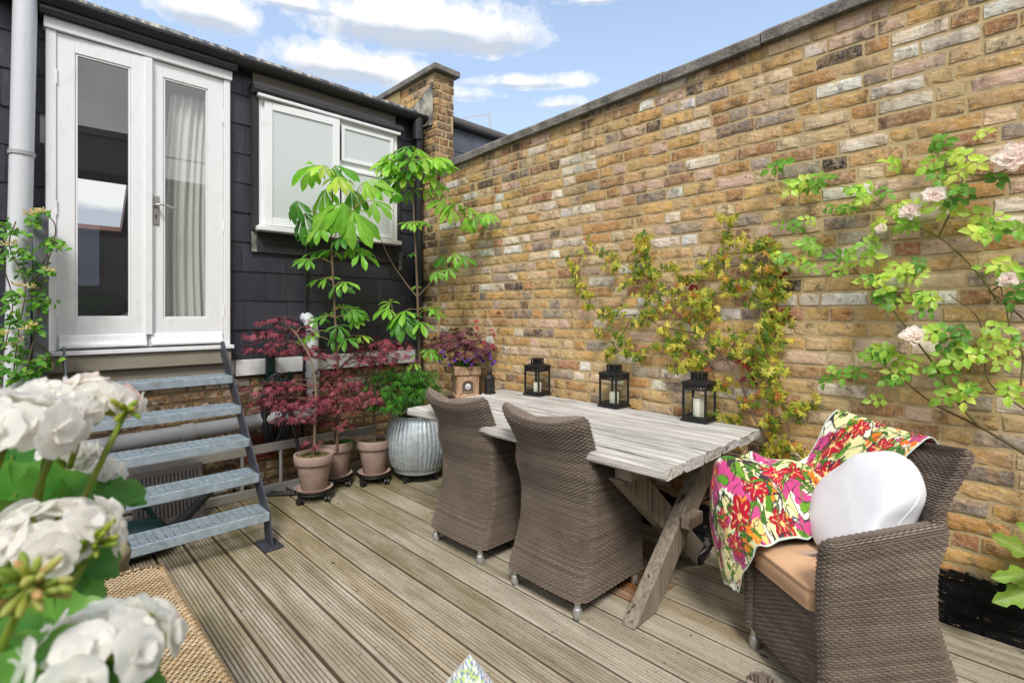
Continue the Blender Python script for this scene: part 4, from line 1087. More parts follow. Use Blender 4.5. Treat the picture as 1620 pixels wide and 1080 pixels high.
ctl = [ # rows along the throw (chair space), outer edge -> inner edge
 [bk(.31, .72), bk(.21, .70), bk(.12, .71), bk(.05, .70), bk(-.06, .71)],
 [bk(.31, .88), bk(.21, .87), bk(.13, .87), bk(.05, .87), bk(-.07, .87)],
 [bt(.315), bt(.22), bt(.13), bt(.04), bt(-.075)],
 [ft(.325, .91), ft(.23, .895), ft(.14, .885), ft(.05, .88), ft(-.065, .885)],
 [ft(.33, .80), ft(.26, .785), ft(.19, .775), ft(.11, .78), ft(-.01, .79)],
 [ft(.335, .71, .03), ft(.28, .70, .04), ft(.23, .68, .03), ft(.18, .67, .015), ft(.10, .68)],
 [(0.355, -0.02, 0.705), (0.28, -0.03, 0.715), (0.225, -0.03, 0.705), (0.19, -0.05, 0.63), (0.14, -0.08, 0.56)],
 [(0.4, 0.08, 0.685), (0.32, 0.07, 0.725), (0.24, 0.06, 0.72), (0.19, 0.05, 0.63), (0.115, 0.03, 0.495)],
 [(0.44, 0.17, 0.63), (0.35, 0.17, 0.73), (0.25, 0.15, 0.73), (0.19, 0.13, 0.62), (0.085, 0.12, 0.482)],
 [(0.43, 0.25, 0.56), (0.35, 0.27, 0.715), (0.25, 0.25, 0.73), (0.175, 0.22, 0.63), (0.06, 0.2, 0.48)],
 [(0.39, 0.31, 0.52), (0.33, 0.335, 0.65), (0.25, 0.345, 0.67), (0.165, 0.3, 0.57), (0.05, 0.268, 0.478)],
 [(0.365, 0.33, 0.46), (0.31, 0.355, 0.52), (0.24, 0.365, 0.54), (0.165, 0.335, 0.51), (0.075, 0.3, 0.462)],
 [(0.34, 0.335, 0.4), (0.29, 0.355, 0.43), (0.235, 0.362, 0.45), (0.175, 0.34, 0.43), (0.11, 0.312, 0.4)],
 [(0.31, 0.335, 0.33), (0.27, 0.348, 0.345), (0.23, 0.352, 0.355), (0.19, 0.338, 0.345), (0.145, 0.318, 0.33)],
 [(0.27, 0.33, 0.25), (0.25, 0.335, 0.25), (0.225, 0.337, 0.255), (0.2, 0.332, 0.255), (0.175, 0.32, 0.25)]]
NU, NV = 150, 300
ctl = [catmull(r, NU) for r in ctl]; colsP = [catmull([r[i] for r in ctl], NV) for i in range(NU + 1)]
tw = MB(); rows = []; Mc = parent_matrix(c3)
for j in range(NV + 1):
    r = []
    for i in range(NU + 1):
        p = V(colsP[i][j]); u, v = i / NU, j / NV
        f = .016 * math.sin(u * 15 + 3.4 * math.sin(v * 9) + 2) * (.35 + .65 * math.sin(math.pi * min(1, v * 1.3)) ** 2) * (.3 + .7 * (v > .3)) if v > .16 else .003 * math.sin(u * 12)
        f += .012 * noise.noise(V((u * 6, v * 11, 3))) * (1 if v > .35 else .35)
        f += .022 * math.sin(u * 11 + 4 * math.sin(v * 7) + 1.0) * max(0, min(1, (v - .36) * 6)) * max(0, min(1, (.95 - v) * 5))
        if .3 < v < .75: f += .026 * max(0, math.sin(v * 46 + u * 5)) * max(0, 1 - abs(u - .45) * 2.2)
        if v > .3 or True: p = p + V((.35 * f, .5 * f, abs(f) if v > .12 else f * .3))
        r.append(Mc @ p)
    rows.append(r)
tw.grid(rows, lambda j, i: flower_print(i / NU * .62, j / NV * 1.5) if 2 < i < NU - 1 and j < NV - 2 else lin('#c9d6cd'))
o = tw.build('throw', M['cloth_print'], None, smooth=True); sd = o.modifiers.new('solid', 'SOLIDIFY'); sd.thickness = .004; sd.offset = -1
tag(o, 'colourful floral throw draped over one arm and the back of the wicker armchair', 'throw')

# ---- black lanterns with candles
def make_lantern(label, loc, rz):
    t = thing('lantern', label, 'lantern', (0, 0, 0), 0, 'black lanterns on the table')
    t.scale = (1, 1, 1.1); h = .066; b = MB(); b.box((-.080, -.080, 0), (.080, .080, .012)); b.box((-.072, -.072, .0122), (.072, .072, .02)); b.build('base', M['black_metal'], t, local=True, bevel=.002)
    for (x, y) in ((-h, -h), (h, -h), (h, h), (-h, h)):
        b = MB(); b.box((x - .0055, y - .0055, .0202), (x + .0055, y + .0055, .20)); b.build('post', M['black_metal'], t, local=True)
    b = MB()
    for z in (.021, .165, .19):
        for s in (-1, 1):
            b.box((-h + .0056, s * h - .004, z), (h - .0056, s * h + .004, z + .009)); b.box((s * h - .004, -h + .0056, z), (s * h + .004, h - .0056, z + .009))
    for i in range(6):
        q = -h + .018 + i * (2 * h - .036) / 5
        for s in (-1, 1):
            b.box((q - .0035, s * h - .0035, .174), (q + .0035, s * h + .0035, .19)); b.box((s * h - .0035, q - .0035, .174), (s * h + .0035, q + .0035, .19))
    b.build('gallery', M['black_metal'], t, local=True)
    b = MB(); n = 0
    rows = []
    for (r_, z) in ((.076, .2002), (.076, .206), (.042, .218)): rows.append([V((sx * r_, sy * r_, z)) for (sx, sy) in ((-1, -1), (1, -1), (1, 1), (-1, 1), (-1, -1))])
    b.grid(rows); b.f.append((10, 11, 12, 13)); b.f.append((3, 2, 1, 0)); b.build('roof', M['black_metal'], t, local=True)
    b = MB(); b.box((-.036, -.036, .2185), (.036, .036, .224)); b.box((-.038, -.038, .250), (.038, .038, .257))
    for i in range(4):
        q = -.032 + i * .064 / 3
        for s in (-1, 1):
            b.box((q - .005, s * .032 - .003, .224), (q + .005, s * .032 + .003, .25)); b.box((s * .032 - .003, q - .005, .224), (s * .032 + .003, q + .005, .25))
    b.build('chimney_cap', M['black_metal'], t, local=True)
    b = MB(); b.tube([(.033, .0, .24), (.047, .0, .247), (.05, .0, .235), (.044, 0, .224), (.034, 0, .226)], .0025, 6); b.build('ring_handle', M['black_metal'], t, local=True, smooth=True)
    for s in (-1, 1):
        g = MB(); g.box((-h + .006, s * h - .001, .031), (h - .006, s * h + .001, .164)); g.build('pane', M['glass_clear'], t, local=True)
        g = MB(); g.box((s * h - .001, -h + .006, .031), (s * h + .001, h - .006, .164)); g.build('pane', M['glass_clear'], t, local=True)
    t.location = loc; t.rotation_euler = (0, 0, rz); return t
def put(px, py, z): return tuple(at_z(px, py, z))
l1 = make_lantern('black lantern nearest the stone planter, holding a pale candle', put(850, 624, TZ + .002), R(4))
l2 = dup(l1, put(971.5, 642.5, TZ + .002), R(-3), 'black lantern standing between the other two on the table')
l3 = dup(l1, put(1106, 664.5, TZ + .002), R(2), 'black lantern beside the yellow climber at the table end')
for l, lab, hgt, dx in ((l1, 'pale candle inside the lantern nearest the stone planter', .075, .0), (l2, 'pale candle inside the middle lantern', .078, 0), (l3, 'taller pale candle inside the lantern by the yellow climber', .112, -.01)):
    c = MB(); T = Matrix.Translation(V(l.location) + V((dx, 0, .0205)))
    c.lathe([(.03, 0), (.0305, .004), (.0305, hgt - .004), (.028, hgt), (.02, hgt - .004), (.006, hgt - .006), (.0015, hgt - .006), (.0015, hgt + .004), (.0005, hgt + .004)], 24, T, (1, 1, 1))
    tag(c.build('candle', M['wax'], None, auto=40), lab, 'candle', 'candles in the lanterns')
sl_ = thing('small_lantern', 'small black closed lantern beside the stone planter on the table corner', 'lantern', put(775, 622, TZ + .002), R(10))
b = MB(); b.lathe([(.045, 0), (.048, .004), (.048, .012), (.04, .016), (.04, .115), (.046, .12), (.03, .14), (.018, .15), (.018, .165), (.022, .168), (.012, .18), (.003, .182)], 8); b.build('body', M['black_metal'], sl_, local=True)
b = MB()
for k in range(4):
    a = math.pi / 4 + k * math.pi / 2 + .39; b.box((-.012, .0375, .025), (.012, .0395, .105), Matrix.Rotation(a, 4, 'Z'))
b.build('pane', M['glass_clear'], sl_, local=True)

# ---- beige woven bench in the near corner
bn = thing('woven_bench', 'low beige woven bench with mitred corner below the white flowers', 'bench', (-.15, 1.6, 0))
BX0, BX1, BY0, BY1, BZ = -.75, .432, .55, 2.455, .40
BEI = [lin('#cdb48e'), lin('#c3a981'), lin('#d6bf9c'), lin('#b89d76')]
RC = .07
def xlim(y): return BX1 - .014 - (RC - math.sqrt(max(0, RC * RC - (y - (BY1 - .014 - RC)) ** 2)) if y > BY1 - .014 - RC else 0)
def woven_top():
    mb = MB(); p = .0105; nx = int((BX1 - BX0 - .04) / p); ny = int((BY1 - BY0 - .04) / .013)
    xs = BX0 + .02; ys = BY0 + .02
    # basket weave: broad pale strands along x over narrow dark stakes along y
    for j in range(ny):
        y = ys + j * .013; c = vary(random.choice(BEI), .1, .02)
        if y < .9: continue
        r = [[], [], [], []]
        lim = xlim(y + .006)
        for i in range(int((lim - xs) / p) + 1):
            x = xs + i * p; over = 1 if (i + j) % 2 else 0; z = BZ + (.003 if over else -.0035)
            for k, (dy, dz) in enumerate(((.0008, -.004), (.003, 0), (.009, 0), (.0118, -.004))): r[k].append((x, y + dy, z + dz))
        mb.grid(r, c)
    return mb
woven_top().build('woven_top', M['wicker_beige'], bn)
mb = MB(); random.seed(3)
for i in range(int((BX1 - BX0 - .04) / .0105)):
    x = BX0 + .02 + i * .0105
    ye = BY1 - .02 - (RC - math.sqrt(max(0, RC * RC - (x - (BX1 - .014 - RC)) ** 2)) if x > BX1 - .014 - RC else 0)
    mb.bar((x + .00525, .9, BZ - .004), (x + .00525, ye, BZ - .004), .0045, .004, c=lin('#6e573e'))
mb.build('stakes', M['wicker_beige'], bn)
mb = MB(); pts = []           # wrapped edge: strands wound round the rim
def rim(a, b, out):
    a, b = V(a), V(b); L = (b - a).length; d = (b - a) / L; n = max(1, int(L / .0085))
    for i in range(n):
        q = a + d * (i + .5) * L / n; c = vary(random.choice(BEI) if i % 3 else lin('#8a7152'), .12, .02)
        mb.tube([q + V(out) * -.012 - UP * .001, q + V(out) * -.008 + d * .002 + UP * .005, q + V(out) * -.004 + d * .004 + UP * .003, q + V(out) * .006 + d * .005 - UP * .01, q + V(out) * .006 + d * .006 - UP * .05], .0037, 5, c, caps=False)
rim((BX1 - .006, .9, BZ), (BX1 - .006, BY1 - RC, BZ), (1, 0, 0)); rim((BX0, BY1 - .006, BZ), (BX1 - RC, BY1 - .006, BZ), (0, 1, 0))
for k in range(9):
    a0, a1 = math.pi / 2 * k / 9, math.pi / 2 * (k + 1) / 9; q = lambda a: (BX1 - RC + (RC - .006) * math.cos(a), BY1 - RC + (RC - .006) * math.sin(a), BZ); am = (a0 + a1) / 2
    rim(q(a0), q(a1), (math.cos(am), math.sin(am), 0))
mb.build('rim', M['wicker_beige'], bn)
mb = MB(); rows = []
for z in (.04, BZ - .012):
    r = [V((x + (BX0 + BX1 - .004) / 2, y + (BY0 + BY1 - .004) / 2, z)) for (x, y) in rrect((BX1 - .004 - BX0) / 2, (BY1 - .004 - BY0) / 2, RC, 160)]; r.append(r[0]); rows.append(r)
mb.grid(rows, lin('#6a5038')); mb.f.append(tuple(161 + q for q in range(160))); mb.f.append(tuple(range(160))[::-1]); mb.build('body', M['wicker_beige'], bn)
for (x, y) in ((BX0 + .06, BY0 + .06), (BX1 - .06, BY0 + .06), (BX0 + .06, BY1 - .06), (BX1 - .06, BY1 - .06)):
    mb = MB(); mb.box((x - .03, y - .03, 0), (x + .03, y + .03, .039), c=(.1, .08, .06)); mb.build('foot', M['wicker_beige'], bn)

# ---- knitted cushion leaning on a footstool, only its corner in view
ap_ = at_depth(743, 1034, 1.16)
fs = thing('footstool', 'small brown wicker footstool carrying the knitted cushion', 'footstool', (ap_.x - .06, ap_.y - .12, 0), R(-45))
random.seed(8)
weave(lambda z: [V((x, y, z)) for (x, y) in rrect(.2, .17, .05, 100)], .05, .25, 22, 100, None).build('body', M['wicker'], fs, local=True)
for (x, y) in ((-.16, -.13), (.16, -.13), (.16, .13), (-.16, .13)):
    f = MB(); f.lathe([(.016, 0), (.016, .052)], 12, Matrix.Translation((x, y, 0))); f.build('leg', M['alu'], fs, local=True)
kc = MB(); rows = []; hgt = (ap_.z - .257) / math.cos(R(12)); W2 = .19
RT = Matrix.Rotation(-YAW, 4, 'Z') @ Matrix.Rotation(R(-12), 4, 'X'); F = Matrix.Translation(ap_ - RT @ V((0, 0, hgt))) @ RT
def knitcol(u, v, d):
    k = math.sin((u * 90 + abs(v * 60))) ; n_ = noise.noise(V((u * 12, v * 12, 1)))
    c = lin('#a9bd7c') if n_ > -.05 else lin('#c9cfc4')
    if noise.noise(V((u * 30, v * 30, 5))) > .25: c = lin('#5f73a8')
    if d > .975: c = random.choice([lin('#c2c9c0'), lin('#a98f86'), lin('#6f86a8'), lin('#d5d6d8')])
    return vary(c, .2)
random.seed(2); n = 90; gr = []
for side in (1, -1):
    rows = []; cs = []
    for j in range(n + 1):
        r = []
        for i in range(n + 1):
            u, v = -1 + 2 * i / n, -1 + 2 * j / n; d = max(abs(u), abs(v))
            th_ = .07 * (max(0, (1 - u * u) * (1 - v * v))) ** .45
            kn = (math.sin(j * 1.9 + (i % 2) * 3.14) * .0016) if d < .97 else 0
            pinch = 1 - .10 * (1 - abs(u) ** 2) * abs(v) ** 4 - .0
            x = u * W2 * (1 - .09 * (1 - abs(v) ** 2)) ; z = (v * .5 + .5) * hgt
            # square turned so that one corner stands up
            tq = (u + v + 2) / 4; xr, zr = (u - v) * .066 * (1 + .9 * max(0, tq - .5)), (tq - .10 * max(0, tq - .8) * 0) * hgt
            r.append(F @ V((xr, side * (th_ + kn), zr)))
        rows.append(r)
    kc.grid(rows, lambda j, i: knitcol(-1 + 2 * i / n, -1 + 2 * j / n, max(abs(-1 + 2 * i / n), abs(-1 + 2 * j / n))))
o = kc.build('knitted_cushion', M['knit'], None, smooth=True); tag(o, 'knitted green blue and pink cushion, only its top corner showing', 'cushion')

# ---- pots
def moss(i): return random.choice([lin('#5b5626'), lin('#4a4a22'), lin('#6c6630'), lin('#4d4032')])
def soil(par, r, z, loc):
    b = MB(); rows = []
    random.seed(int(r * 1000))
    for j in range(9):
        rr = r * j / 8 + .0005; rows.append([V((loc[0] + rr * math.cos(a), loc[1] + rr * math.sin(a), z + .012 * (1 - (j / 8) ** 2) + noise.noise(V((rr * 40 * math.cos(a), rr * 40 * math.sin(a), r))) * .010)) for a in [2 * math.pi * i / 30 for i in range(31)]])
    b.grid(rows, lambda i, j: moss(0)); b.build('soil', M['soil'], par)
def terracotta_pot(label, loc, r, h, z0):
    t = thing('terracotta_pot', label, 'plant pot', loc, 0, 'terracotta pots on wheeled stands')
    random.seed(int(r * 7777)); b = MB(); x, y = loc[0], loc[1]
    b.lathe([(r * .60, z0), (r * .64, z0 + .006), (r * .88, z0 + h * .74), (r * .9, z0 + h * .75), (r * .985, z0 + h * .755), (r, z0 + h * .77), (r * 1.02, z0 + h * .97), (r * 1.0, z0 + h), (r * .93, z0 + h), (r * .9, z0 + h * .97), (r * .86, z0 + h * .75), (r * .5, z0 + h * .7)], 48, Matrix.Translation((x, y, 0)))
    b.build('pot', M['terracotta'], t, auto=35); soil(t, r * .9, z0 + h * .9, loc); return t
def saucer_dolly(label, loc, r):
    t = thing('plant_caddy', label, 'plant caddy', loc, R(20), 'wheeled stands under the pots')
    b = MB(); b.lathe([(r * .55, .075), (r * .7, .076), (r * .8, .098), (r * .77, .1), (r * .66, .083), (r * .3, .082)], 36); b.build('saucer', M['terracotta'], t, local=True, auto=40)
    b = MB(); b.tube([(r * .78 * math.cos(a), r * .78 * math.sin(a), .066) for a in [2 * math.pi * i / 40 for i in range(40)]], .006, 8, closed=True)
    b.tube([(r * .5 * math.cos(a), r * .5 * math.sin(a), .066) for a in [2 * math.pi * i / 40 for i in range(40)]], .006, 8, closed=True)
    for k in range(4): a = k * math.pi / 2; b.bar((r * .1 * math.cos(a), r * .1 * math.sin(a), .064), (r * .86 * math.cos(a), r * .86 * math.sin(a), .064), .022, .008)
    b.build('frame', M['black_metal'], t, local=True)
    for k in range(4):
        a = k * math.pi / 2; x, y = r * .80 * math.cos(a), r * .80 * math.sin(a); b = MB()
        for s in (-.011, .011):
            b.lathe([(.004, -.007), (.022, -.007), (.024, 0), (.022, .007), (.004, .007)], 18, Matrix.Translation((x, y, .0245)) @ Matrix.Rotation(a + .7 * k, 4, 'Z') @ Matrix.Translation((0, s, 0)) @ Matrix.Rotation(R(90), 4, 'X'))
        b.box((x - .008, y - .008, .03), (x + .008, y + .008, .0595)); b.build('castor', M['plastic_black'], t, local=True, auto=40)
    return t
g1 = at_z(497, 789, 0); g2 = at_z(531, 766, 0); g3 = at_z(592, 762, 0)
p1 = terracotta_pot('terracotta pot with a mossy top in front of the ladder, nearest the steps', (g1.x, g1.y, 0), .142, .262, .084)
p2 = terracotta_pot('terracotta pot half hidden behind the front one', (g2.x, g2.y, 0), .142, .275, .084)
p3 = terracotta_pot('terracotta pot beside the ribbed zinc tub', (g3.x, g3.y, 0), .139, .275, .084)
saucer_dolly('round wheeled stand under the front terracotta pot', (g1.x, g1.y, 0), .17); saucer_dolly('round wheeled stand under the half hidden terracotta pot', (g2.x, g2.y, 0), .165); saucer_dolly('round wheeled stand under the pot beside the zinc tub', (g3.x, g3.y, 0), .165)
gt = V((2.475, 3.66, 0))
tubt = thing('zinc_tub', 'ribbed galvanised barrel tub planter standing on castors', 'planter', tuple(gt))
b = MB(); prof = [(.17, .075), (.20, .075), (.206, .09), (.205, .10)]
for i in range(1, 25):
    t_ = i / 24; prof.append((.205 + .058 * math.sin(math.pi * (t_ * .92 + .04)) + .012 * t_, .10 + .42 * t_))
prof += [(.226, .535), (.232, .545), (.224, .552), (.212, .54), (.2, .48)]
NR = 44
b.lathe(prof, NR * 6, None, (1, 1, 1), lambda a, r, z: r + (.0058 * (abs(math.sin(a * NR / 2)) ** 1.5 - .3) if .105 < z < .515 else 0))
b.build('drum', M['tub'], tubt, local=True, auto=60)
sb = MB()
soil(tubt, .2, .515, gt)
for k in range(4):
    a = R(20 + 90 * k); b = MB(); x, y = .17 * math.cos(a), .17 * math.sin(a)
    b.lathe([(.006, -.01), (.026, -.01), (.028, 0), (.026, .01), (.006, .01)], 20, Matrix.Translation((x, y, .028)) @ Matrix.Rotation(a + k, 4, 'Z') @ Matrix.Rotation(R(90), 4, 'X')); b.box((x - .012, y - .012, .04), (x + .012, y + .012, .0745)); b.build('castor', M['plastic_black'], tubt, local=True, auto=40)

# ---- square stone planter with a niche, on a dark stand behind the table
sx, sy_ = at_depth(737, 600, 4.42).x, at_depth(737, 600, 4.42).y; sz = .675
stn = thing('plant_stand', 'dark stand carrying the square stone planter behind the table', 'stand', (sx, sy_, 0), R(-25))
b = MB(); b.box((-.13, -.13, sz - .03), (.13, .13, sz - .002)); b.build('top', M['wood_dark'], stn, local=True, bevel=.004)
for (x, y) in ((-.11, -.11), (.11, -.11), (.11, .11), (-.11, .11)):
    b = MB(); b.box((x - .018, y - .018, 0), (x + .018, y + .018, sz - .031)); b.build('leg', M['wood_dark'], stn, local=True)
spl = thing('stone_planter', 'square crumbling terracotta planter with a small arched niche', 'planter', (sx, sy_, sz), R(-29))
random.seed(6); b = MB(); rows = []
NSQ = 64
for (hs, z) in ((.098, 0), (.108, .004), (.108, .022), (.1, .03), (.099, .045), (.099, .185), (.102, .195), (.111, .2), (.113, .262), (.108, .27), (.09, .27), (.085, .24)):
    r = []
    for (x, y) in rrect(hs, hs, .008, NSQ): 
        p = V((x, y, z)); p += V((x, y, 0)).normalized() * noise.noise(p * 40) * .004; r.append(p)
    r.append(r[0]); rows.append(r)
b.grid(rows, lambda i, j: vary(mixc(lin('#b79a7d'), lin('#8a6248'), min(1, max(0, noise.noise(V((i * .9, j * .3, 0))) * .9 + .35))), .12)); b.f.append(tuple((len(rows) - 1) * (NSQ + 1) + q for q in range(NSQ)))
b.build('body', M['terracotta_old'], spl, local=True)
b = MB(); n = len(b.v); arch = [(-.042, .06), (.042, .06), (.042, .115)] + [(.042 * math.cos(a), .115 + .03 * math.sin(a)) for a in [math.pi * i / 10 for i in range(1, 10)]] + [(-.042, .115)]
for (x, z) in arch: b.vert((x, -.1005, z), lin('#5d4f45'))
for (x, z) in arch: b.vert((x * 1.14, -.108, .1 + (z - .1) * 1.12), lin('#b79a7d'))
k = len(arch); b.f.append(tuple(range(k)))
for i in range(k): j = (i + 1) % k; b.f.append((i, j, k + j, k + i))
b.build('niche', M['terracotta_old'], spl, local=True)
b = MB(); b.blob((0, -.104, .098), (.026, .006, .028), 14, 8, lin('#c9c9cc')); b.blob((-.008, -.108, .105), (.012, .006, .014), 10, 6, lin('#c9c9cc')); b.build('relief', M['terracotta_old'], spl, local=True, smooth=True)
soil(spl, .08, sz + .245, (sx, sy_))

# ---- rough stone pot at the foot of the steps, planter for the geraniums, small things
spx = thing('stone_pot', 'rough mossy stone pot at the foot of the metal steps', 'plant pot', (.225, 2.95, 0))
b = MB(); rows = []
for (r_, z) in ((.10, 0), (.135, .02), (.15, .12), (.158, .22), (.165, .27), (.17, .31), (.155, .335), (.125, .33), (.11, .27), (.001, .26)):
    r = []
    for i in range(48):
        a = 2 * math.pi * i / 48; p = V((r_ * math.cos(a), r_ * math.sin(a), z)); p += V((math.cos(a), math.sin(a), .3)) * noise.noise(p * 16) * .022 * min(1, r_ * 10); p.z = max(p.z, 0); r.append(V((.225, 2.95, .0)) + p)
    r.append(r[0]); rows.append(r)
b.grid(rows); b.build('pot', M['stone'], spx, smooth=True)
gp = thing('grey_planter', 'tall grey planter holding the white geraniums', 'planter', (-.13, .60, 0))
b = MB(); rows = []
for (hx_, hy_, z) in ((.10, .10, 0), (.145, .145, .80), (.15, .15, .84), (.15, .15, .86), (.135, .135, .86), (.13, .13, .82)):
    r = [V((-.13 + x, .60 + y, z)) for (x, y) in rrect(hx_, hy_, .02, 40)]; r.append(r[0]); rows.append(r)
b.grid(rows); b.f.append(tuple(5 * 41 + q for q in range(40))); b.f.append(tuple(range(40))[::-1]); b.build('pot', M['post_grey'], gp, auto=40)
pb = at_z(1156, 921, .0); peb = MB(); peb.blob((pb.x, pb.y, .008), (.022, .016, .008), 12, 7); tag(peb.build('pebble', M['cloth_white'], None, smooth=True), 'small white shell lying on the deck near the armchair foot', 'shell')
cs = at_z(1132, 892, 0.0); cst = thing('castor_base', 'black castor base standing in the shade under the table end', 'castor', (cs.x + .02, cs.y + .05, 0))
b = MB(); b.tube(catmull([(-.08, .03, .03), (-.02, .0, .07), (.06, .02, .075), (.14, .06, .05)], 12), .022, 10); b.build('arm', M['plastic_black'], cst, local=True, smooth=True)
b = MB()
for s in (-.014, .014): b.lathe([(.005, -.01), (.026, -.01), (.028, 0), (.026, .01), (.005, .01)], 18, Matrix.Translation((-.08, .02 + s, .028)) @ Matrix.Rotation(R(90), 4, 'X'))
b.build('wheel', M['plastic_black'], cst, local=True, auto=40)
b = MB(); b.tube([(-.02, 0, .07), (-.02, 0, .13)], .014, 12); b.tube([(-.02, 0, .1), (-.02, 0, .104)], .02, 12); b.build('stem', M['steel'], cst, local=True)
# ================================================================== PLANTS
OVATE = [(0, .06), (.18, .62), (.42, 1.0), (.68, .78), (.88, .3), (1, .02)]
OBOV = [(0, .05), (.25, .38), (.5, .78), (.7, 1.0), (.86, .72), (.95, .3), (1, .03)]
LANCE = [(0, .08), (.3, .9), (.55, 1.0), (.8, .5), (1, .03)]
NARROW = [(0, .12), (.35, 1.0), (.7, .7), (1, .04)]
ROUND = [(0, .15), (.15, .7), (.4, 1.0), (.65, .95), (.85, .6), (1, .05)]
def leaf(mb, p, d, n, L, W, prof, col, fold=.25, droop=.25, wave=0):
    """one leaf blade folded along its midrib: base p, direction d, face normal n"""
    p, d, n = V(p), V(d).normalized(), V(n); n = n - d * n.dot(d)
    if n.length < 1e-5: n = d.orthogonal()
    n.normalize(); sd = d.cross(n); st = len(mb.v)
    for k, (t, w) in enumerate(prof):
        c = p + d * (L * t * (1 - .12 * droop * t)) - n * (L * droop * t * t)
        wv = wave * (1 if k % 2 else -1) * W
        for s in (-1, 0, 1): mb.vert(c + sd * (s * w * W) + n * (abs(s) * w * W * fold + abs(s) * wv), col)
    for k in range(len(prof) - 1):
        a = st + k * 3; mb.f += [(a, a + 1, a + 4, a + 3), (a + 1, a + 2, a + 5, a + 4)]
def rdir(z=0): 
    a = ru(0, 6.2832); return V((math.cos(a), math.sin(a), z)).normalized()
TOCAM = -FWD
def fit_stem(mb, pts, r0, r1, n=24, col=lin('#6b5a48'), k=7):
    P = catmull(pts, n); mb.tube(P, [r0 + (r1 - r0) * i / n for i in range(n + 1)], k, col); return P

# ---- horse chestnut saplings
def palm(mb, wood, hub, L, face, cols, n=7, droop=.5, stalk_from=None):
    """compound leaf: leaflets radiating from a hub, longest in the middle"""
    hub = V(hub); face = V(face).normalized()
    if stalk_from is not None:
        a = V(stalk_from); wood.tube(catmull([a, (a + hub) / 2 + UP * (a - hub).length * .12, hub], 8), .0028, 5, lin('#8a7a4a'))
        out = V((hub.x - a.x, hub.y - a.y, 0))
    else: out = rdir()
    if out.length < .01: out = rdir()
    out.normalize(); e = out - face * out.dot(face); e.normalize(); f = face.cross(e); a0 = ru(-.2, .2); c0 = random.choice(cols)
    for i in range(n):
        a = (i - (n - 1) / 2) * (4.6 / n) + a0 + ru(-.07, .07)
        d = e * math.cos(a) + f * math.sin(a); l = L * (1 - .34 * (abs(i - (n - 1) / 2) / (n / 2)) ** 1.3) * ru(.9, 1.08)
        dd = (d - UP * droop * ru(.6, 1.2)).normalized()
        leaf(mb, hub + d * .004, dd, face + d * .25, l, l * .165, OBOV, vary(c0, .18, .08), .32, .28, .04)
GCH = [lin('#74b236'), lin('#82be3c'), lin('#5f9c30'), lin('#92c848'), lin('#4f8c30'), lin('#a2cf50')]
GY = [lin('#b6d84a'), lin('#aad244'), lin('#94c63e')]
def sapling(label, loc, stems, leaves, depth, name='chestnut_sapling'):
    t = thing(name, label, 'sapling', loc); wd = MB(); lf = MB(); Ps = []
    for pts, r0, r1 in stems: Ps += fit_stem(wd, pts, r0, r1, 40)
    for (px, py, size, kind) in leaves:
        D = depth + ru(-.10, .10); hub = at_depth(px, py, D)
        L = size * .80 / FPX * D
        near = min(Ps, key=lambda q: (q - hub).length)
        base = near + UP * -.02
        face = (UP * (1.0 if kind != 'd' else .45) + TOCAM * (.55 if kind != 'd' else .9) + rdir() * .35)
        palm(lf, wd, hub, L, face, GY if kind == 'y' else GCH, random.choice((5, 5, 7)), {'n': .35, 'y': .4, 'd': .95}[kind], base)
    wd.build('stem', M['bark'], t); lf.build('foliage', M['leaf'], t); return t
random.seed(21); DA = 4.02
SA = lambda px, py, d=DA: at_depth(px, py, d)
leavesA = [(497, 262, 58, 'd'), (530, 262, 62, 'd'), (515, 300, 66, 'd'), (556, 300, 62, 'd'), (577, 288, 56, 'd'), (470, 318, 52, 'd'), (482, 338, 62, 'd'), (560, 335, 80, 'd'),
 (592, 318, 50, 'd'), (545, 322, 70, 'd'), (600, 300, 45, 'n'), (512, 262, 40, 'y'), (534, 280, 48, 'y'), (520, 330, 60, 'd'), (507, 358, 44, 'n'), (500, 372, 40, 'n'), (540, 372, 46, 'n'), (558, 390, 50, 'n'), (570, 400, 44, 'n'),
 (523, 395, 42, 'n'), (500, 398, 40, 'n'), (487, 410, 36, 'n'), (505, 442, 36, 'n'), (533, 450, 40, 'n'), (547, 446, 36, 'n'), (518, 440, 32, 'n'), (540, 485, 34, 'n'), (520, 498, 36, 'n'),
 (505, 505, 34, 'n'), (556, 490, 34, 'n'), (560, 502, 34, 'n'), (535, 515, 36, 'n'), (548, 536, 36, 'n'), (530, 530, 30, 'n'), (570, 530, 30, 'n'), (535, 548, 24, 'y'), (480, 535, 30, 'n'), (495, 525, 28, 'n')]
sapling('chestnut sapling with drooping bright green leaves in front of the window', (SA(533, 700).x, SA(533, 700).y, .34),
        [([SA(533, 712), SA(536, 620), SA(531, 520), SA(527, 440), SA(524, 380), SA(526, 320), SA(525, 268)], .011, .005), ([SA(527, 380), SA(545, 340), SA(562, 325)], .004, .003), ([SA(525, 360), SA(505, 340), SA(483, 330)], .004, .003)], leavesA, DA)
random.seed(22); DB = 4.34
SB = lambda px, py, d=DB: at_depth(px, py, d)
leavesB = []
for i in range(23):
    a = ru(0, 6.28); q = math.sqrt(rnd()); leavesB.append((654 + 46 * q * math.cos(a), 252 + 26 * q * math.sin(a) + 6, ru(34, 48), 'y' if rnd() < .5 else 'n'))
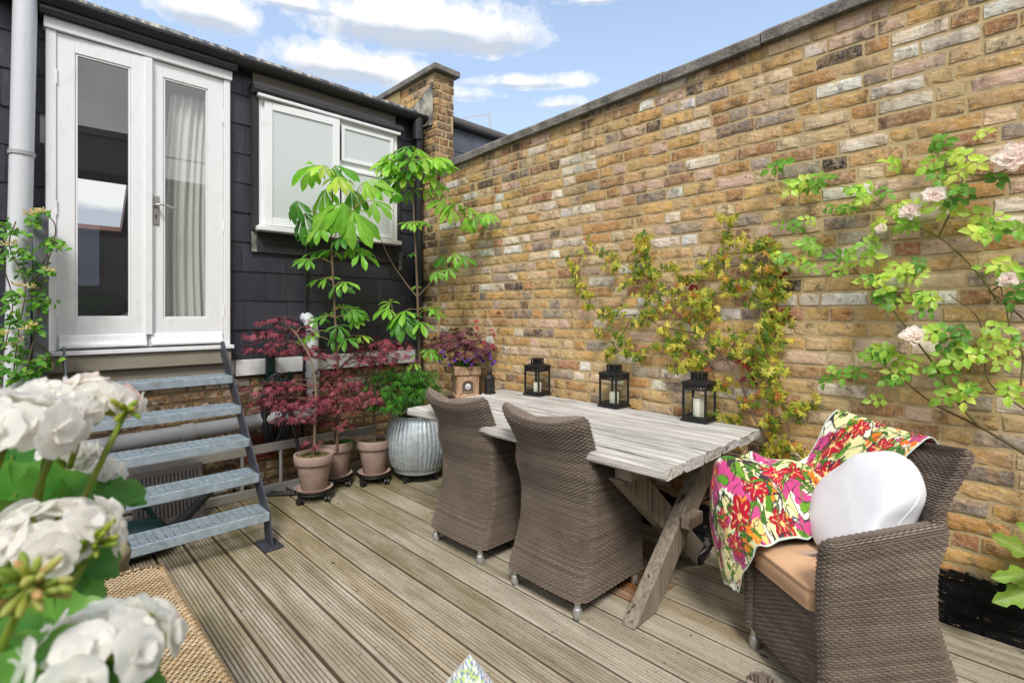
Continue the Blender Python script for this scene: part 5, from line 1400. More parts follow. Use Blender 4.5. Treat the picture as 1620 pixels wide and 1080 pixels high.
leavesB += [(620, 262, 42, 'n'), (628, 285, 40, 'd'), (612, 280, 40, 'd'), (700, 262, 40, 'y'), (690, 250, 40, 'y'), (660, 235, 40, 'y'), (645, 232, 40, 'n'), (685, 292, 36, 'n'), (672, 300, 36, 'n'), (650, 300, 36, 'd'), (632, 303, 30, 'd'),
 (655, 350, 26, 'n'), (645, 352, 26, 'n'), (668, 350, 24, 'n'), (652, 401, 14, 'n'), (658, 452, 16, 'n'), (614, 488, 36, 'n'), (633, 500, 58, 'n'), (618, 478, 34, 'n'), (640, 492, 44, 'n'), (676, 486, 36, 'n'), (688, 490, 32, 'n'), (665, 510, 40, 'n'),
 (705, 315, 44, 'd'), (722, 322, 46, 'n'), (742, 328, 44, 'n'), (752, 340, 42, 'n'), (735, 345, 36, 'd'), (770, 338, 30, 'n'), (715, 330, 40, 'd'), (718, 402, 34, 'n'), (704, 405, 34, 'd'), (730, 408, 34, 'n'), (708, 425, 28, 'n'), (690, 430, 26, 'n'),
 (663, 560, 26, 'y'), (680, 552, 28, 'n'), (672, 590, 24, 'y'), (690, 560, 24, 'n'), (655, 575, 24, 'n')]
sapling('tall chestnut sapling with a leafy top growing from the zinc tub', (gt.x, gt.y, .53),
        [([V((gt.x, gt.y, .52)), SB(664, 600), SB(662, 520), SB(659, 430), SB(655, 350), SB(652, 255)], .013, .007), ([SB(660, 470), SB(640, 445), SB(617, 410), SB(600, 372)], .007, .003), ([SB(660, 470), SB(690, 437), SB(712, 400), SB(724, 335)], .006, .003), ([SB(663, 560), SB(625, 508)], .005, .003)], leavesB, DB)

# ---- japanese maples: dissected leaves in flat tiers
def maple_leaf(mb, p, d, n, L, col, lobes=7, w=.085):
    d = V(d).normalized(); n = V(n); n = (n - d * n.dot(d)).normalized(); sd = d.cross(n)
    for i in range(lobes):
        a = (i - (lobes - 1) / 2) * (3.9 / lobes); l = L * (1 - .45 * (abs(i - (lobes - 1) / 2) / (lobes / 2)) ** 1.2) * ru(.85, 1.1)
        q = d * math.cos(a) + sd * math.sin(a)
        leaf(mb, p, q - UP * ru(.1, .45), n, l, l * w, NARROW, vary(col, .14, .05), .2, .25)
def maple(label, loc, trunk, tiers, depth, pal, dens, size, name='red_maple', mat='leaf_red', cat='maple tree', lobes=7, w=.085, groundcol=None):
    t = thing(name, label, cat, loc); wd = MB(); lf = MB()
    P = fit_stem(wd, trunk, .013, .0035, 40, lin('#7d6d5c'))
    for (px, py, hw, hh, dz) in tiers:
        D = depth + dz; c = at_depth(px, py, D); rx, rz_ = hw / FPX * D, hh / FPX * D; ry = rx * .75
        base = min(P, key=lambda q: (q - c).length + max(0, q.z - c.z) * 2)
        br = catmull([base, (base + c) / 2 + UP * .03, c], 10); wd.tube(br, [.006 - .0004 * i for i in range(11)], 6, lin('#6a5348'))
        for i in range(6):
            e = c + RGT * rx * ru(-.8, .8) + FWD * ry * ru(-.8, .8) + UP * rz_ * ru(-.1, .3); wd.tube(catmull([br[6], (br[6] + e) / 2 + UP * .02, e], 6), .002, 4, lin('#5c3a36'))
        for i in range(int(dens * hw * hh / 1000 * (.55 if 'red' in name else .8))):
            a = ru(0, 6.283); q = math.sqrt(rnd()); top = ru(-1, 1)
            edge = 1 - q * q
            p = c + RGT * (rx * q * math.cos(a)) + FWD * (ry * q * math.sin(a)) + UP * (rz_ * (top * (.25 + .75 * edge) - .45 * q * q + .1) + noise.noise(c + V((q * 3 * math.cos(a), q * 3 * math.sin(a), 0))) * .03)
            out = (RGT * math.cos(a) + FWD * math.sin(a)) * (q + .1) + rdir() * .45
            k = random.choice(pal)
            maple_leaf(lf, p, out - UP * ru(.05, .35), UP + TOCAM * .25 + rdir() * .35, size * ru(.75, 1.15), k, lobes, w)
    wd.build('trunk', M['bark'], t); lf.build('crown', M[mat], t); return t
RED = [lin('#782e3c'), lin('#6a2a37'), lin('#8a3c4a'), lin('#5c2432'), lin('#85424e'), lin('#9c505b')]
PUR = [lin('#6e3a48'), lin('#5a3140'), lin('#7d4753'), lin('#884250'), lin('#4d2c38')]
random.seed(31); D1 = g1.dot(FWD)
M1 = lambda px, py, d=0: at_depth(px, py, D1 + d)
maple('red cut-leaf maple in the front terracotta pot beside the steps', (g1.x, g1.y, .3),
      [V((g1.x, g1.y, .30)), M1(498, 680), M1(500, 620), M1(492, 570), M1(470, 530), M1(455, 515)],
      [(447, 505, 40, 8, .1), (436, 524, 46, 10, .1), (484, 522, 20, 7, .1), (440, 545, 54, 13, .05), (478, 553, 36, 12, .05), (505, 560, 26, 9, .1), (428, 612, 46, 10, -.05), (470, 607, 28, 9, 0), (422, 636, 38, 10, -.1), (452, 634, 42, 13, -.05),
       (486, 640, 30, 13, 0), (470, 656, 36, 12, -.05), (500, 632, 30, 16, .05), (492, 698, 14, 7, .0)], D1, RED, 190, .054)
random.seed(32); D2 = g2.dot(FWD)
M2 = lambda px, py, d=0: at_depth(px, py, D2 + d)
maple('red cut-leaf maple rising from the half hidden terracotta pot', (g2.x, g2.y, .34),
      [V((g2.x, g2.y, .33)), M2(530, 690), M2(534, 640), M2(536, 590), M2(556, 565), M2(580, 552)],
      [(600, 545, 50, 13, .0), (612, 562, 46, 12, -.05), (560, 562, 36, 10, 0), (586, 572, 44, 9, 0), (528, 585, 32, 9, -.05), (532, 603, 40, 13, -.1), (560, 618, 40, 16, -.1), (575, 632, 32, 12, -.15), (520, 625, 26, 14, -.05), (545, 645, 30, 10, -.1), (535, 668, 26, 10, -.1)], D2 - .05, RED, 190, .054)
GRN = [lin('#3f7a22'), lin('#356b20'), lin('#4d8a28'), lin('#2c5a1c'), lin('#5b9a32')]
random.seed(33); D3 = g3.dot(FWD)
M3 = lambda px, py, d=0: at_depth(px, py, D3 + d)
maple('green cut-leaf maple with a mop head in the pot beside the zinc tub', (g3.x, g3.y, .34),
      [V((g3.x, g3.y, .33)), M3(594, 680), M3(591, 655), M3(600, 625), M3(625, 608)],
      [(630, 590, 44, 14, 0), (655, 600, 34, 14, -.02), (610, 607, 42, 14, -.05), (645, 618, 44, 18, -.08), (625, 632, 40, 16, -.1), (606, 630, 22, 14, -.1), (655, 636, 26, 12, -.08), (672, 612, 24, 14, 0), (668, 590, 24, 12, .05)], D3 - .03, GRN, 175, .07, 'green_maple', 'leaf', 'maple tree', 7, .06)
random.seed(34); D4 = V((sx, sy_, 0)).dot(FWD)
M4 = lambda px, py, d=0: at_depth(px, py, D4 + d)
pt = maple('purple cut-leaf maple spreading above the square stone planter', (sx, sy_, sz + .25),
      [V((sx, sy_, sz + .25)), M4(736, 560), M4(735, 545)],
      [(710, 537, 40, 13, -.05), (738, 548, 42, 14, -.05), (695, 548, 30, 12, 0), (755, 545, 26, 10, -.05), (728, 525, 34, 9, .0), (735, 564, 26, 8, 0)], D4, PUR, 130, .062, 'purple_maple')
lf = MB(); wd = MB()
for (px, py) in ((777, 546), (803, 553), (752, 506), (790, 493), (778, 520), (756, 517), (765, 540), (783, 528)):
    p = M4(px, py, -.12)
    for i in range(2): maple_leaf(lf, p, rdir(-.2) + RGT * .3, UP * .5 + TOCAM, .05, lin('#a83a4a'))
    wd.tube(catmull([M4(738, 548), (M4(738, 548) + p) / 2 + UP * .02, p], 10), .0016, 5, lin('#5c3a36'))
lf.build('outer_leaves', M['leaf_red'], pt); wd.build('twigs', M['bark'], pt)
# little purple flowers in the stone planter
pf = thing('purple_flowers', 'small purple bellflowers with green leaves filling the square stone planter', 'flowers', (sx, sy_, sz + .25))
random.seed(35); a_ = MB(); b_ = MB()
for i in range(420):
    an = ru(0, 6.28); q = ru(0, .125); h = ru(0, .06) * (1 - q * 4)
    p = V((sx + q * math.cos(an), sy_ + q * math.sin(an), sz + .262 + h)); leaf(a_, p, rdir(.35), UP + rdir() * .5, ru(.018, .03), ru(.006, .010), ROUND, vary(random.choice(GRN), .3), .2, .2)
a_.build('foliage', M['leaf'], pf)
for (px, py) in ((704, 564), (696, 572), (720, 570), (737, 572), (742, 569), (732, 567), (753, 562), (773, 560), (768, 555), (776, 566), (779, 575), (783, 572), (760, 565), (700, 556), (725, 560), (764, 571), (746, 577), (712, 577)):
    c = M4(px, py, -.13); b_ = MB(); wd = MB(); c0 = random.choice(['#7a4fc0', '#8d5fd0', '#6a3fae', '#a06bd0'])
    nn = (TOCAM + rdir() * .6).normalized()
    for i in range(3):
        o = c + rdir() * ru(0, .008)
        for k in range(5):
            a = 2 * math.pi * k / 5 + i; e = nn.orthogonal().normalized(); f = nn.cross(e); leaf(b_, o, e * math.cos(a) + f * math.sin(a) + nn * .25, nn, .016, .006, ROUND, vary(lin(c0), .15), .1, .1)
    b_.tube([c, c + V((0, 0, -.03)) - TOCAM * .03], .001, 4, lin('#5b8a32'))
    b_.build('bloom', M['petal'], pf)
# low plants at the feet of the potted maples
for nm, lab, px, py, dd, r in (('fern_tuft', 'small ferny green tuft in the half hidden terracotta pot', 548, 694, D2 - .02, .06),):
    tf = MB(); c = at_depth(px, py, dd)
    for i in range(160):
        d = rdir(ru(.2, 1)); leaf(tf, c - UP * .03 + rdir() * ru(0, r * .4), d, UP, ru(.04, .08), .005, NARROW, vary(random.choice(GRN), .3), .1, .5)
    tag(tf.build(nm, M['leaf'], None), lab, 'plant')

# ---- yellow climber trained on the wall
def wallp(px, py, off=.05): return at_x(px, py, WX - off)
cz = lambda x, y: (860 + x / 2.25, 320 + y / 2.25)
random.seed(41); clb = thing('yellow_climber', 'yellow and orange leaved climber trained in branches over the brick wall behind the table', 'climber', (WX - .06, wallp(1232, 760).y, 0))
sprays = [(100,200),(108,240),(115,275),(135,300),(155,330),(165,372),(205,392),(250,385),(245,405),(198,460),(270,480),(290,500),(225,540),(250,520),(300,530),(345,552),(320,545),
 (180,155),(205,180),(235,200),(262,222),(300,240),(330,252),(372,228),(355,190),(355,165),(350,125),(345,145),(400,255),(385,250),(465,230),(300,300),(380,300),(372,345),(405,345),(440,370),(385,400),(350,420),(370,390),(430,450),(490,350),(470,320),(500,280),(540,275),(545,340),(560,330),(590,330),(580,380),(515,405),(560,460),(540,450),(600,400),(600,370),(480,500),(500,470),(470,540),
 (585,240),(600,215),(640,205),(640,265),(650,65),(660,125),(690,150),(720,160),(760,150),(790,145),(805,172),(735,215),(690,300),(720,285),(660,310),(780,235),(820,250),(835,285),(790,285),(810,310),(800,350),(770,330),(835,330),
 (850,395),(830,420),(795,415),(800,450),(775,480),(700,470),(650,490),(620,480),(820,480),(800,540),(720,520),(760,560),(690,530),(820,590),(500,520),(540,540),(565,555),(590,530),(480,580),(520,570),(455,515),(410,520),(560,580),
 (600,650),(640,660),(595,750),(640,770),(675,775),(720,715),(745,700),(765,620),(790,600),(840,585),(850,680),(830,690),(810,770),(830,790),(900,750),(880,730),(945,710),(925,735),(870,860),(900,870),(830,845),(860,925),(870,945),(790,890),(780,660),(960,940)]
branches = [[(835,985),(800,860),(740,745),(700,640),(650,560)], [(650,560),(560,470),(470,390),(400,330),(330,250),(200,175)], [(560,470),(420,440),(330,400),(270,490),(240,540)], [(330,400),(200,400),(150,320),(105,205)], [(650,560),(700,470),(800,420),(835,330),(820,250),(790,150),(690,150),(655,65)],
            [(600,400),(545,310),(600,220),(640,200)], [(650,560),(560,530),(460,520),(410,520)], [(740,745),(660,690),(600,650)], [(760,800),(680,770),(600,755)], [(800,860),(820,700),(840,590),(820,480)], [(810,770),(900,740),(945,705)], [(835,985),(870,900),(960,940)], [(330,250),(370,200),(350,125)], [(810,880),(790,980)]]
wd = MB(); lf = MB()
for bi, br in enumerate(branches):
    pts = [wallp(*cz(*p), off=ru(.03, .06)) for p in br]
    if bi == 0: pts = [V((WX - .1, pts[0].y + .02, .0))] + pts
    fit_stem(wd, pts, .009 if bi == 0 else .005, .006 if bi == 0 else .0018, 40, lin('#6a5b4c'), 6)
YEL = [lin('#c6c24a'), lin('#d2ca56'), lin('#b2ba44'), lin('#dccf60'), lin('#9aaa3c'), lin('#7a9434'), lin('#68862e')]
ORG = [lin('#d3ac4a'), lin('#cfa048'), lin('#c98a40'), lin('#b9703c')]
REDL = [lin('#7a2a26'), lin('#8c3a2a')]
def spray(c, k=4, warm=.25, L=.055):
    warm *= .32; L *= ru(.72, .98)
    for i in range(k):
        h = c + V((ru(-.035, .02), ru(-.035, .035), ru(-.03, .03))); h.x = min(h.x, WX - .015)
        out = V((-1, ru(-.9, .9), ru(-.5, .5))).normalized(); e = (UP * -.5 + V((0, ru(-1, 1), ru(-.4, .6)))).normalized(); e = (e - out * e.dot(out)).normalized(); f = out.cross(e)
        pal = ORG if rnd() < warm else YEL; base = random.choice(pal)
        for j in range(5):
            a = (j - 2) * .72 + ru(-.15, .15); d = e * math.cos(a) + f * math.sin(a)
            leaf(lf, h, d + out * .3, out, L * ru(.75, 1.15) * (1 - .1 * abs(j - 2)), L * .15, LANCE, vary(base, .22, .08), .3, .45)
for s in sprays:
    px, py = cz(*s); warm = .18 + (.3 if s[1] > 640 else 0) + (.15 if s[1] < 170 else 0)
    spray(wallp(px, py, .065), 6, warm, .047)
    for _ in range(random.choice((1, 1, 2))): spray(wallp(px + ru(-17, 17), py + ru(-12, 12), .05), 3, max(0, warm - .15), .040)
for s in ((840, 395), (850, 410), (850, 285), (720, 565), (530, 300), (835, 250), (740, 620)):
    h = wallp(*cz(*s), off=.05)
    for i in range(6): leaf(lf, h + V((0, ru(-.02, .02), ru(-.02, .02))), V((-.4, ru(-1, 1), ru(-1, .3))), V((-1, 0, .2)), .05, .012, LANCE, vary(random.choice(REDL), .2), .3, .3)
wd.build('branches', M['bark'], clb); lf.build('foliage', M['leaf'], clb)

# ---- climbing rose
rz2 = lambda x, y: (1200 + x / 2, 180 + y / 2)
random.seed(51); ros = thing('climbing_rose', 'climbing rose with fresh green leaves and pale pink blooms on the brick wall', 'climber', (WX - .06, wallp(1625, 760).y, 0))
rsp = [(90,160),(125,235),(165,215),(190,210),(250,205),(230,285),(300,215),(290,240),(320,290),(370,230),(380,240),(340,262),(310,260),(195,345),(90,365),(110,355),(430,150),(540,100),(530,140),(560,150),(575,175),(610,190),(620,210),(650,165),(640,130),(700,100),(710,70),(730,190),(745,205),(690,210),(665,190),(620,270),(610,290),(650,250),(680,262),(740,360),(730,340),(690,380),(800,360),(825,360),(770,400),(735,400),(720,330),(575,340),(530,345),(510,300),(450,275),(400,350),(390,395),(365,345),(440,355),(310,440),(330,470),(285,420),(240,500),(235,490),(230,450),(180,430),(200,440),(120,425),(70,445),(150,470),(290,450),(345,445),(540,460),(515,470),(470,490),(490,505),(450,485),(405,520),(370,555),(390,560),(355,530),(450,590),(470,580),(520,560),(540,575),(510,600),(550,605),(560,640),(650,655),(630,690),(690,670),(650,700),(710,690),(600,650),(580,690),(590,740),(610,720),(760,670),(780,700),(790,735),(740,660),(820,700),(800,760),(660,760),(640,770),(610,790),(430,770),(390,750),(375,760),(330,760),(250,820),(235,815),(270,815),(480,780),(500,800),(520,795),(460,800),(500,830),(440,845),(450,820),(570,815),(590,810),(640,865),(680,870),(655,875),(400,890),(410,920),(420,885),(770,855),(760,490),(775,480),(800,470),(800,575),(830,545),(810,590),(770,180),(790,200),(830,190),(800,95),(820,80)]
wd = MB(); lf = MB()
for i, br in enumerate([[(845,1075),(700,990),(560,920),(480,860),(440,820)], [(700,990),(620,900),(560,800),(500,720),(400,590),(300,490),(200,410),(110,350)], [(850,940),(730,850),(715,740),(690,640),(600,570)], [(760,600),(690,500),(570,390),(450,340),(380,290),(300,240),(160,215)], [(850,660),(770,590),(720,560)], [(570,390),(620,280),(640,190),(540,110)], [(640,190),(740,190),(850,150)], [(830,860),(835,760),(800,700),(780,600),(750,490)], [(740,560),(850,480),(860,430)], [(690,380),(780,340),(840,370)]]):
    fit_stem(wd, [wallp(*rz2(*p), off=ru(.025, .06)) for p in br], .0065 if i < 2 else .004, .002, 36, lin('#6d6a3a') if i % 2 else lin('#5d5138'), 6)
wd.tube([wallp(1622, 717, .04), wallp(1640, 780, .05), V((WX - .08, wallp(1640, 780).y, 0))], .007, 7, lin('#5d5138'))
ROG = [lin('#a6cc50'), lin('#b4d85a'), lin('#8fbc46'), lin('#74aa40'), lin('#c8e064'), lin('#5f9438')]
for s in rsp:
    if rnd() < .25: continue
    px, py = rz2(*s); c = wallp(px, py, .07); young = rnd()
    for i in range(random.choice((1, 1, 2))):
        h = c + V((ru(-.05, .02), ru(-.03, .03), ru(-.025, .025))); h.x = min(h.x, WX - .02)
        ax = V((-.35, ru(-1, 1), ru(-.6, .2))).normalized(); out = V((-1, ru(-.5, .5), ru(.1, .7))).normalized(); base = random.choice(ROG[:5] if young < .6 else ROG[1:])
        sdv = ax.cross(out).normalized(); L = ru(.032, .052)
        for (t_, sgn) in ((0, 1), (0, -1), (.034, 1), (.034, -1), (.058, 0)):
            d = (ax * (.45 if sgn else 1) + sdv * sgn).normalized(); leaf(lf, h + ax * t_, d, out + rdir() * .3, L * (1.15 if not sgn else 1), L * .36, OVATE, vary(base, .2, .1), .22, .3, .04)
wd.build('branches', M['bark'], ros); lf.build('foliage', M['leaf'], ros)
def rose(px, py, r):
    b = MB(); c = wallp(px, py, .15); nn = (V((-1, -.35, .5)) + rdir() * .5).normalized(); e = nn.orthogonal().normalized(); f = nn.cross(e)
    for k in range(34):     # loose, blown petals
        a = ru(0, 6.283); q = math.sqrt(k / 34); d = (e * math.cos(a) + f * math.sin(a)) * (.25 + q) + nn * (1.0 - .9 * q) + rdir() * .3
        o = c + (e * math.cos(a) + f * math.sin(a)) * r * .12 * q
        leaf(b, o, d, nn - (e * math.cos(a) + f * math.sin(a)) * .5 + rdir() * .4, r * (.55 + .5 * q) * ru(.85, 1.1), r * .36, ROUND, vary(mixc(lin('#fffaf6'), lin('#fbdcdc'), ru(0, .45) * (1 - q * .6)), .04, .015), .3, ru(-.4, .2), .12)
    b.build('bloom', M['petal'], ros)
for q in ((1477, 310, .044), (1440, 335, .040), (1394, 363, .026), (1445, 532, .050), (1601, 253, .062), (1594, 443, .032)): rose(*q)

# ---- pale lobed leaves at the right edge
random.seed(55); oak = thing('oakleaf_shrub', 'pale green lobed leaves reaching in beside the wall at the right edge', 'shrub', (2.75, .12, 0))
wd = MB(); lf = MB()
def lobed(p, tip, n, W):
    p, tip = V(p), V(tip); d = (tip - p); L = d.length; d.normalize(); n = V(n); n = (n - d * n.dot(d)).normalized(); s = d.cross(n); st = len(lf.v)
    prof = [(0, .05), (.12, .25), (.22, .55), (.3, .85), (.38, .55), (.44, .5), (.52, .9), (.6, 1.0), (.67, .6), (.74, .5), (.82, .62), (.9, .4), (1, .05)]; c = vary(lin('#8cb84a'), .12)
    for k, (t_, w_) in enumerate(prof):
        q = p + d * L * t_ - n * (L * .2 * t_ * t_)
        for sg in (-1, -.5, 0, .5, 1): lf.vert(q + s * sg * w_ * W + n * (abs(sg) * W * .18 * (1 - abs(sg) * .5)) + d * abs(sg) * w_ * W * .35, mixc(c, lin('#c4d38a'), .5 if sg == 0 else 0))
    for k in range(len(prof) - 1):
        for j in range(4): a = st + k * 5 + j; lf.f.append((a, a + 1, a + 6, a + 5))
for (a, b, w_) in (((1650, 892), (1590, 848), .045), ((1660, 905), (1586, 913), .04), ((1655, 925), (1586, 952), .045), ((1680, 880), (1630, 830), .04), ((1690, 930), (1640, 965), .045), ((1690, 905), (1660, 860), .04)):
    A = at_depth(a[0], a[1], 2.05); B = at_depth(b[0], b[1], 2.0); lobed(A, B, TOCAM + UP * .5, w_)
    wd.tube(catmull([V((2.75, .0, .02)), V((2.72, .0, .4)), A], 12), .004, 5, lin('#7a8a4a'))
wd.build('stems', M['bark'], oak); lf.build('foliage', M['leaf'], oak)

# ---- honeysuckle on its grey post beside the door
hp = MB(); ptop = at_y(69, 336, FY - .18); pbot = at_y(60, 590, FY - .18)
px_ = (ptop.x + pbot.x) / 2
hp.box((px_ - .035, FY - .21, 0), (px_ + .035, FY - .15, ptop.z)); pst = hp.build('trellis_post', M['post_grey'], None, bevel=.008); tag(pst, 'grey square post beside the door frame carrying honeysuckle', 'post')
random.seed(61); hs = thing('honeysuckle', 'honeysuckle with cream flowers twining up the pale downpipe left of the doors', 'climber', (px_ - .15, FY - .25, 0))
wd = MB(); lf = MB(); fl_ = MB(); HY = FY - .26
H = lambda px, py, d=0: at_y(px, py, HY + d)
for br in ([(30, 640), (48, 560), (60, 500), (72, 430), (88, 360), (60, 330)], [(20, 600), (30, 520), (40, 450), (15, 390), (25, 350)], [(60, 590), (75, 560), (55, 540), (80, 560), (84, 585)], [(45, 470), (75, 400), (78, 380), (95, 388)], [(5, 560), (20, 480), (5, 420)]):
    wd.tube(catmull([H(*p, d=ru(-.05, .03)) for p in br], 30), .0035, 6, lin('#6a5a44'))
hl = [(20,360),(8,368),(38,395),(30,372),(70,340),(55,352),(60,345),(90,390),(82,383),(96,388),(15,400),(5,415),(28,405),(50,420),(42,408),(60,425),(70,440),(38,432),(30,470),(20,462),(60,480),(70,475),(20,500),(8,490),(45,520),(55,515),(30,545),(12,540),(10,560),(40,560),(60,572),(25,575),(48,585),(5,585),(62,470),(82,482),(75,430),(16,520),(36,505),(2,545),(30,590),(55,595),(80,566),(78,584),(15,600),(45,605)]
HG = [lin('#6ca638'), lin('#5a9432'), lin('#88ba44'), lin('#4a7f2e')]
for (x, y) in hl:
    dd = ru(-.10, .05)
    for i in range(8):
        p = H(x + ru(-14, 14), y + ru(-9, 9), dd + ru(-.05, .05)); L = ru(.035, .062); leaf(lf, p, RGT * ru(-1, 1) + UP * ru(-.6, .5) + TOCAM * .3, TOCAM + UP * .8 + rdir() * .4, L, L * .3, OVATE, vary(random.choice(HG), .22, .08), .2, .3)
for (x, y) in ((57, 337), (45, 338), (64, 334), (8, 388), (18, 385), (36, 452), (25, 450), (50, 455), (78, 428), (40, 520), (52, 515), (5, 528), (20, 545), (34, 538)):
    c = H(x, y, -.12)
    fl_ = MB()
    for i in range(16):
        d = rdir(ru(-.2, .9)); l = ru(.02, .034); fl_.tube([c, c + d * l * .7, c + d * l + UP * .004], [.0014, .0016, .0032], 5, vary(lin(random.choice(['#efe3b4', '#e9d48c', '#f4eed8'])), .06))
    fl_.build('flower_cluster', M['petal'], hs)
wd.build('vine', M['bark'], hs); lf.build('foliage', M['leaf'], hs)

# ---- white geraniums close to the camera
random.seed(71); ge = thing('white_geranium', 'white geranium in full bloom with thick green leaves at the near left', 'flowering plant', (-.13, .60, .82))
WHT = [(.92, .91, .87), (.92, .91, .88), (.91, .90, .87), (.92, .90, .86)]
def petal(mb, p, d, n, L, W, col, cup):
    d = V(d).normalized(); n = V(n); n = (n - d * n.dot(d)).normalized(); s = d.cross(n); st = len(mb.v); ph = ru(0, 6)
    prof = [(0, .14), (.12, .3), (.28, .62), (.48, .9), (.66, 1.0), (.82, .92), (.93, .66), (1.0, .3)]
    for (t_, w_) in prof:
        for j in range(7):
            u = -1 + j / 3; wv = .06 * math.sin(u * 2.4 + ph) * t_ * W + .02 * W * noise.noise(V((u * 2 + ph, t_ * 4, ph)))
            mb.vert(p + d * (L * (t_ - .07 * abs(u) ** 2.5 * t_)) + s * (u * w_ * W) + n * (cup * L * (t_ * t_ * .8) + cup * W * .5 * u * u * w_ + wv), mixc(col, (.78, .79, .55), max(0, .25 - t_ * 1.6)))
    for k in range(len(prof) - 1):
        for j in range(6): a = st + k * 7 + j; mb.f.append((a, a + 1, a + 8, a + 7))
BUDG = [lin('#8aa63a'), lin('#a3b648'), lin('#7a9634')]
def flower_head(px, py, D, rpx, stem_to, pink=0, n=13, up=(0, 0, 1), seed=0):
    """umbel: florets over a dome, each of seven or eight wavy petals"""
    random.seed(seed); c = at_depth(px, py, D); r = rpx / FPX * D; up = V(up).normalized(); base = c - up * r * .55
    mb = MB(); sm = MB()
    for k in range(n):
        g = 2.39996 * k; h = 1 - 1.12 * (k + .5) / n; q = math.sqrt(max(0, 1 - h * h)); e = up.orthogonal().normalized(); f = up.cross(e)
        o = (e * math.cos(g) + f * math.sin(g)) * q + up * h + rdir() * .16; o.normalize()
        ov = o - up * o.dot(up); fc = base + up * r * .18 + ov * r * .84 * ru(.75, 1.12) + up * (o.dot(up) * r * .36 * ru(.5, 1.3)); col = vary(random.choice(WHT), .02, .01)
        if rnd() < pink: col = mixc(col, lin('#f2cfc4'), ru(.25, .7))
        sm.tube(catmull([base, (base + fc) / 2 - o * r * .05, fc], 6), [.0016] * 6 + [.0022], 5, lin('#9aa648'))
        e2 = o.orthogonal().normalized(); f2 = o.cross(e2); a0 = ru(0, 6)
        for ring_, (m, op, l) in enumerate(((5, 1.0, .42), (4, .6, .27))):
            for j in range(m):
                a = a0 + 2 * math.pi * j / m + ring_ * .7 + ru(-.1, .1); d = (e2 * math.cos(a) + f2 * math.sin(a)) * op + o * (.16 + .35 * ring_)
                petal(mb, fc, d, o - (e2 * math.cos(a) + f2 * math.sin(a)) * .3, r * l * ru(.88, 1.12), r * l * .68 * ru(.95, 1.05), col, ru(-.10, .06) + .16 * ring_)
    hd_ = mb.build('flower_head', M['petal'], ge, smooth=True)
    for k in range(6):
        d = (rdir(-.5)); p = base + d * r * ru(.15, .35); sm.blob(p, (.0035, .0035, .0085), 8, 6, vary(random.choice(BUDG), .15), d.to_track_quat('Z', 'Y').to_matrix().to_4x4())
        sm.tube([base, p], .0013, 5, lin('#9aa648'))
    st = V(stem_to); sm.tube(catmull([st, (st + base) / 2 + V((0, 0, .01)), base], 14), .0031, 8, lin('#8ea23e')); sm.build('flower_stalk', M['leaf'], ge, smooth=True)
ROOT = V((-.12, .58, .84))
def near(px, py, D): return at_depth(px, py, D)
flower_head(22, 640, .47, 98, ROOT, .04, 19, (.15, .0, 1), 1)
flower_head(98, 620, .53, 62, near(60, 800, .53), .05, 16, (.2, -.1, 1), 2)
flower_head(166, 610, .58, 60, near(110, 740, .57), .5, 14, (.4, .1, 1), 3)
flower_head(116, 700, .62, 44, near(70, 860, .58), .05, 11, (.4, .1, .9), 4)
flower_head(163, 732, .64, 42, near(80, 880, .58), .0, 11, (.45, 0, .9), 41)
flower_head(98, 816, .46, 88, near(50, 1080, .42), .0, 15, (.15, -.1, 1), 5)
flower_head(165, 985, .365, 100, near(90, 1250, .34), .0, 14, (.10, .05, 1), 6)
def gleaf(p, n, r, col, up=UP):
    """scalloped kidney leaf, cupped, with a paler rim"""
    p, n = V(p), V(n).normalized(); e = (V(up) - n * n.dot(V(up))); e = e.normalized() if e.length > .1 else n.orthogonal().normalized(); f = n.cross(e); N = 56; ph = ru(0, 6)
    rows = [[], [], [], []]
    for k in range(N + 1):
        a = 2 * math.pi * k / N; nt = min(abs(a - math.pi), .5) / .5; rr = r * (1 + .055 * math.sin(a * 9 + ph) + .02 * math.sin(a * 27)) * (.45 + .55 * nt ** .7)
        for i, q in enumerate((.02, .4, .75, 1)):
            wv = .10 * math.sin(a * 4.5 + ph) * q * q
            rows[i].append(p + (e * math.cos(a) + f * math.sin(a)) * rr * q + n * r * (.22 * q * q + wv))
    lv.grid(rows, lambda i, j: mixc(col, lin('#86ab4a'), (.0, .05, .12, .35)[i]))
lv = MB(); stl = MB(); random.seed(72); GG = [lin('#4a8a36'), lin('#5a9a3c'), lin('#3c7830'), lin('#6aa848')]
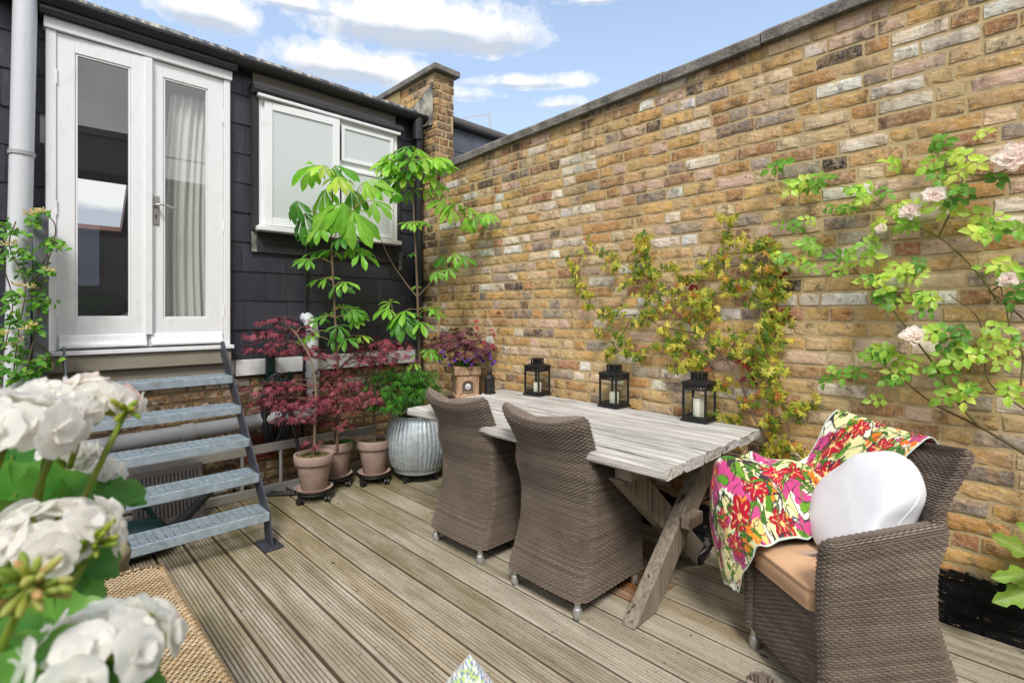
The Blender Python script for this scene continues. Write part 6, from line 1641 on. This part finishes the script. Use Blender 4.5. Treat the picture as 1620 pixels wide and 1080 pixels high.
for (px, py, D, r, n) in ((150, 790, .60, .040, (.3, -.6, .9)), (95, 800, .62, .036, (0, -.3, 1)), (30, 800, .6, .040, (.2, -.8, .6)), (15, 900, .52, .034, (.3, -.8, .6)), (60, 930, .56, .036, (.4, -.6, .7)), 
      (95, 1000, .42, .030, (.3, -.7, .8)), (30, 1040, .38, .036, (.4, -.5, .9)), (170, 1085, .37, .034, (.2, -.4, .9)), (105, 1090, .36, .036, (.3, -.6, .8)), (40, 1120, .34, .04, (0, -.4, 1)), (20, 720, .66, .04, (.1, -.8, .5)), (60, 760, .68, .04, (.2, -.7, .7)), (0, 1000, .5, .05, (.5, -.7, .5)), (120, 870, .66, .042, (.2, -.6, .8)), (85, 780, .57, .036, (.2, -.6, .8)), (185, 790, .62, .03, (.3, -.5, .9)), (25, 780, .56, .036, (.3, -.7, .7)), (130, 900, .5, .03, (.4, -.6, .6)), (60, 1070, .33, .032, (.3, -.6, .8)), (140, 1062, .36, .03, (.1, -.5, .9)), (20, 850, .5, .036, (.3, -.7, .6)), (10, 830, .68, .05, (.3, -.9, .4)), (60, 860, .7, .05, (.1, -.8, .7)), (90, 950, .66, .05, (.2, -.7, .7)), (20, 960, .62, .05, (.4, -.8, .4))):
    c = near(px, py, D); gleaf(c, V(n) + rdir() * .2, r, vary(random.choice(GG), .15)); stl.tube(catmull([ROOT + V((ru(-.05, .05), ru(-.05, .05), 0)), (ROOT + c) / 2 + V((.01, 0, .03)), c], 10), .0022, 6, lin('#7a9a3c'))
lv.build('leaves', M['leaf'], ge, smooth=True); stl.build('stalks', M['leaf'], ge, smooth=True)
def buds(px, py, D, k, r, cols, seed):
    random.seed(seed); b = MB(); c = near(px, py, D)
    for i in range(k):
        d = (RGT * ru(-.4, 1) + UP * ru(-.5, .8) + TOCAM * ru(-.3, .8)).normalized(); p = c + d * r * ru(.4, 1)
        b.blob(p, (.0029, .0029, .0078), 8, 7, vary(lin(random.choice(cols)), .1), d.to_track_quat('Z', 'Y').to_matrix().to_4x4()); b.tube([c - d * r * .3, p], .0014, 5, lin('#93a444'))
    b.tube(catmull([ROOT, (ROOT + c) / 2, c], 10), .003, 7, lin('#8ea23e')); b.build('bud_cluster', M['leaf'], ge, smooth=True)
buds(48, 925, .33, 30, .022, ['#b9bf66', '#a9b552', '#c3bf72', '#8fa544', '#cfae74'], 81); buds(95, 690, .52, 12, .02, ['#9ab03e', '#b4bd52'], 82); buds(150, 860, .46, 14, .02, ['#8fa53a', '#a6b44a'], 83); buds(200, 648, .56, 7, .018, ['#b4bd52', '#9ab03e'], 84)
# small leaves spilling from the stone pot
sg = MB(); random.seed(88); 
for i in range(60):
    a = ru(0, 6.28); p = V((.225 + .13 * math.cos(a), 2.95 + .13 * math.sin(a), .325)); leaf(sg, p, V((math.cos(a), math.sin(a), ru(-.3, .8))) + rdir() * .4, UP + rdir() * .3, ru(.02, .035), .008, OVATE, vary(random.choice(HG), .2), .2, .3)
tag(sg.build('sedum', M['leaf'], None), 'small green leaves spilling over the rim of the rough stone pot', 'plant')
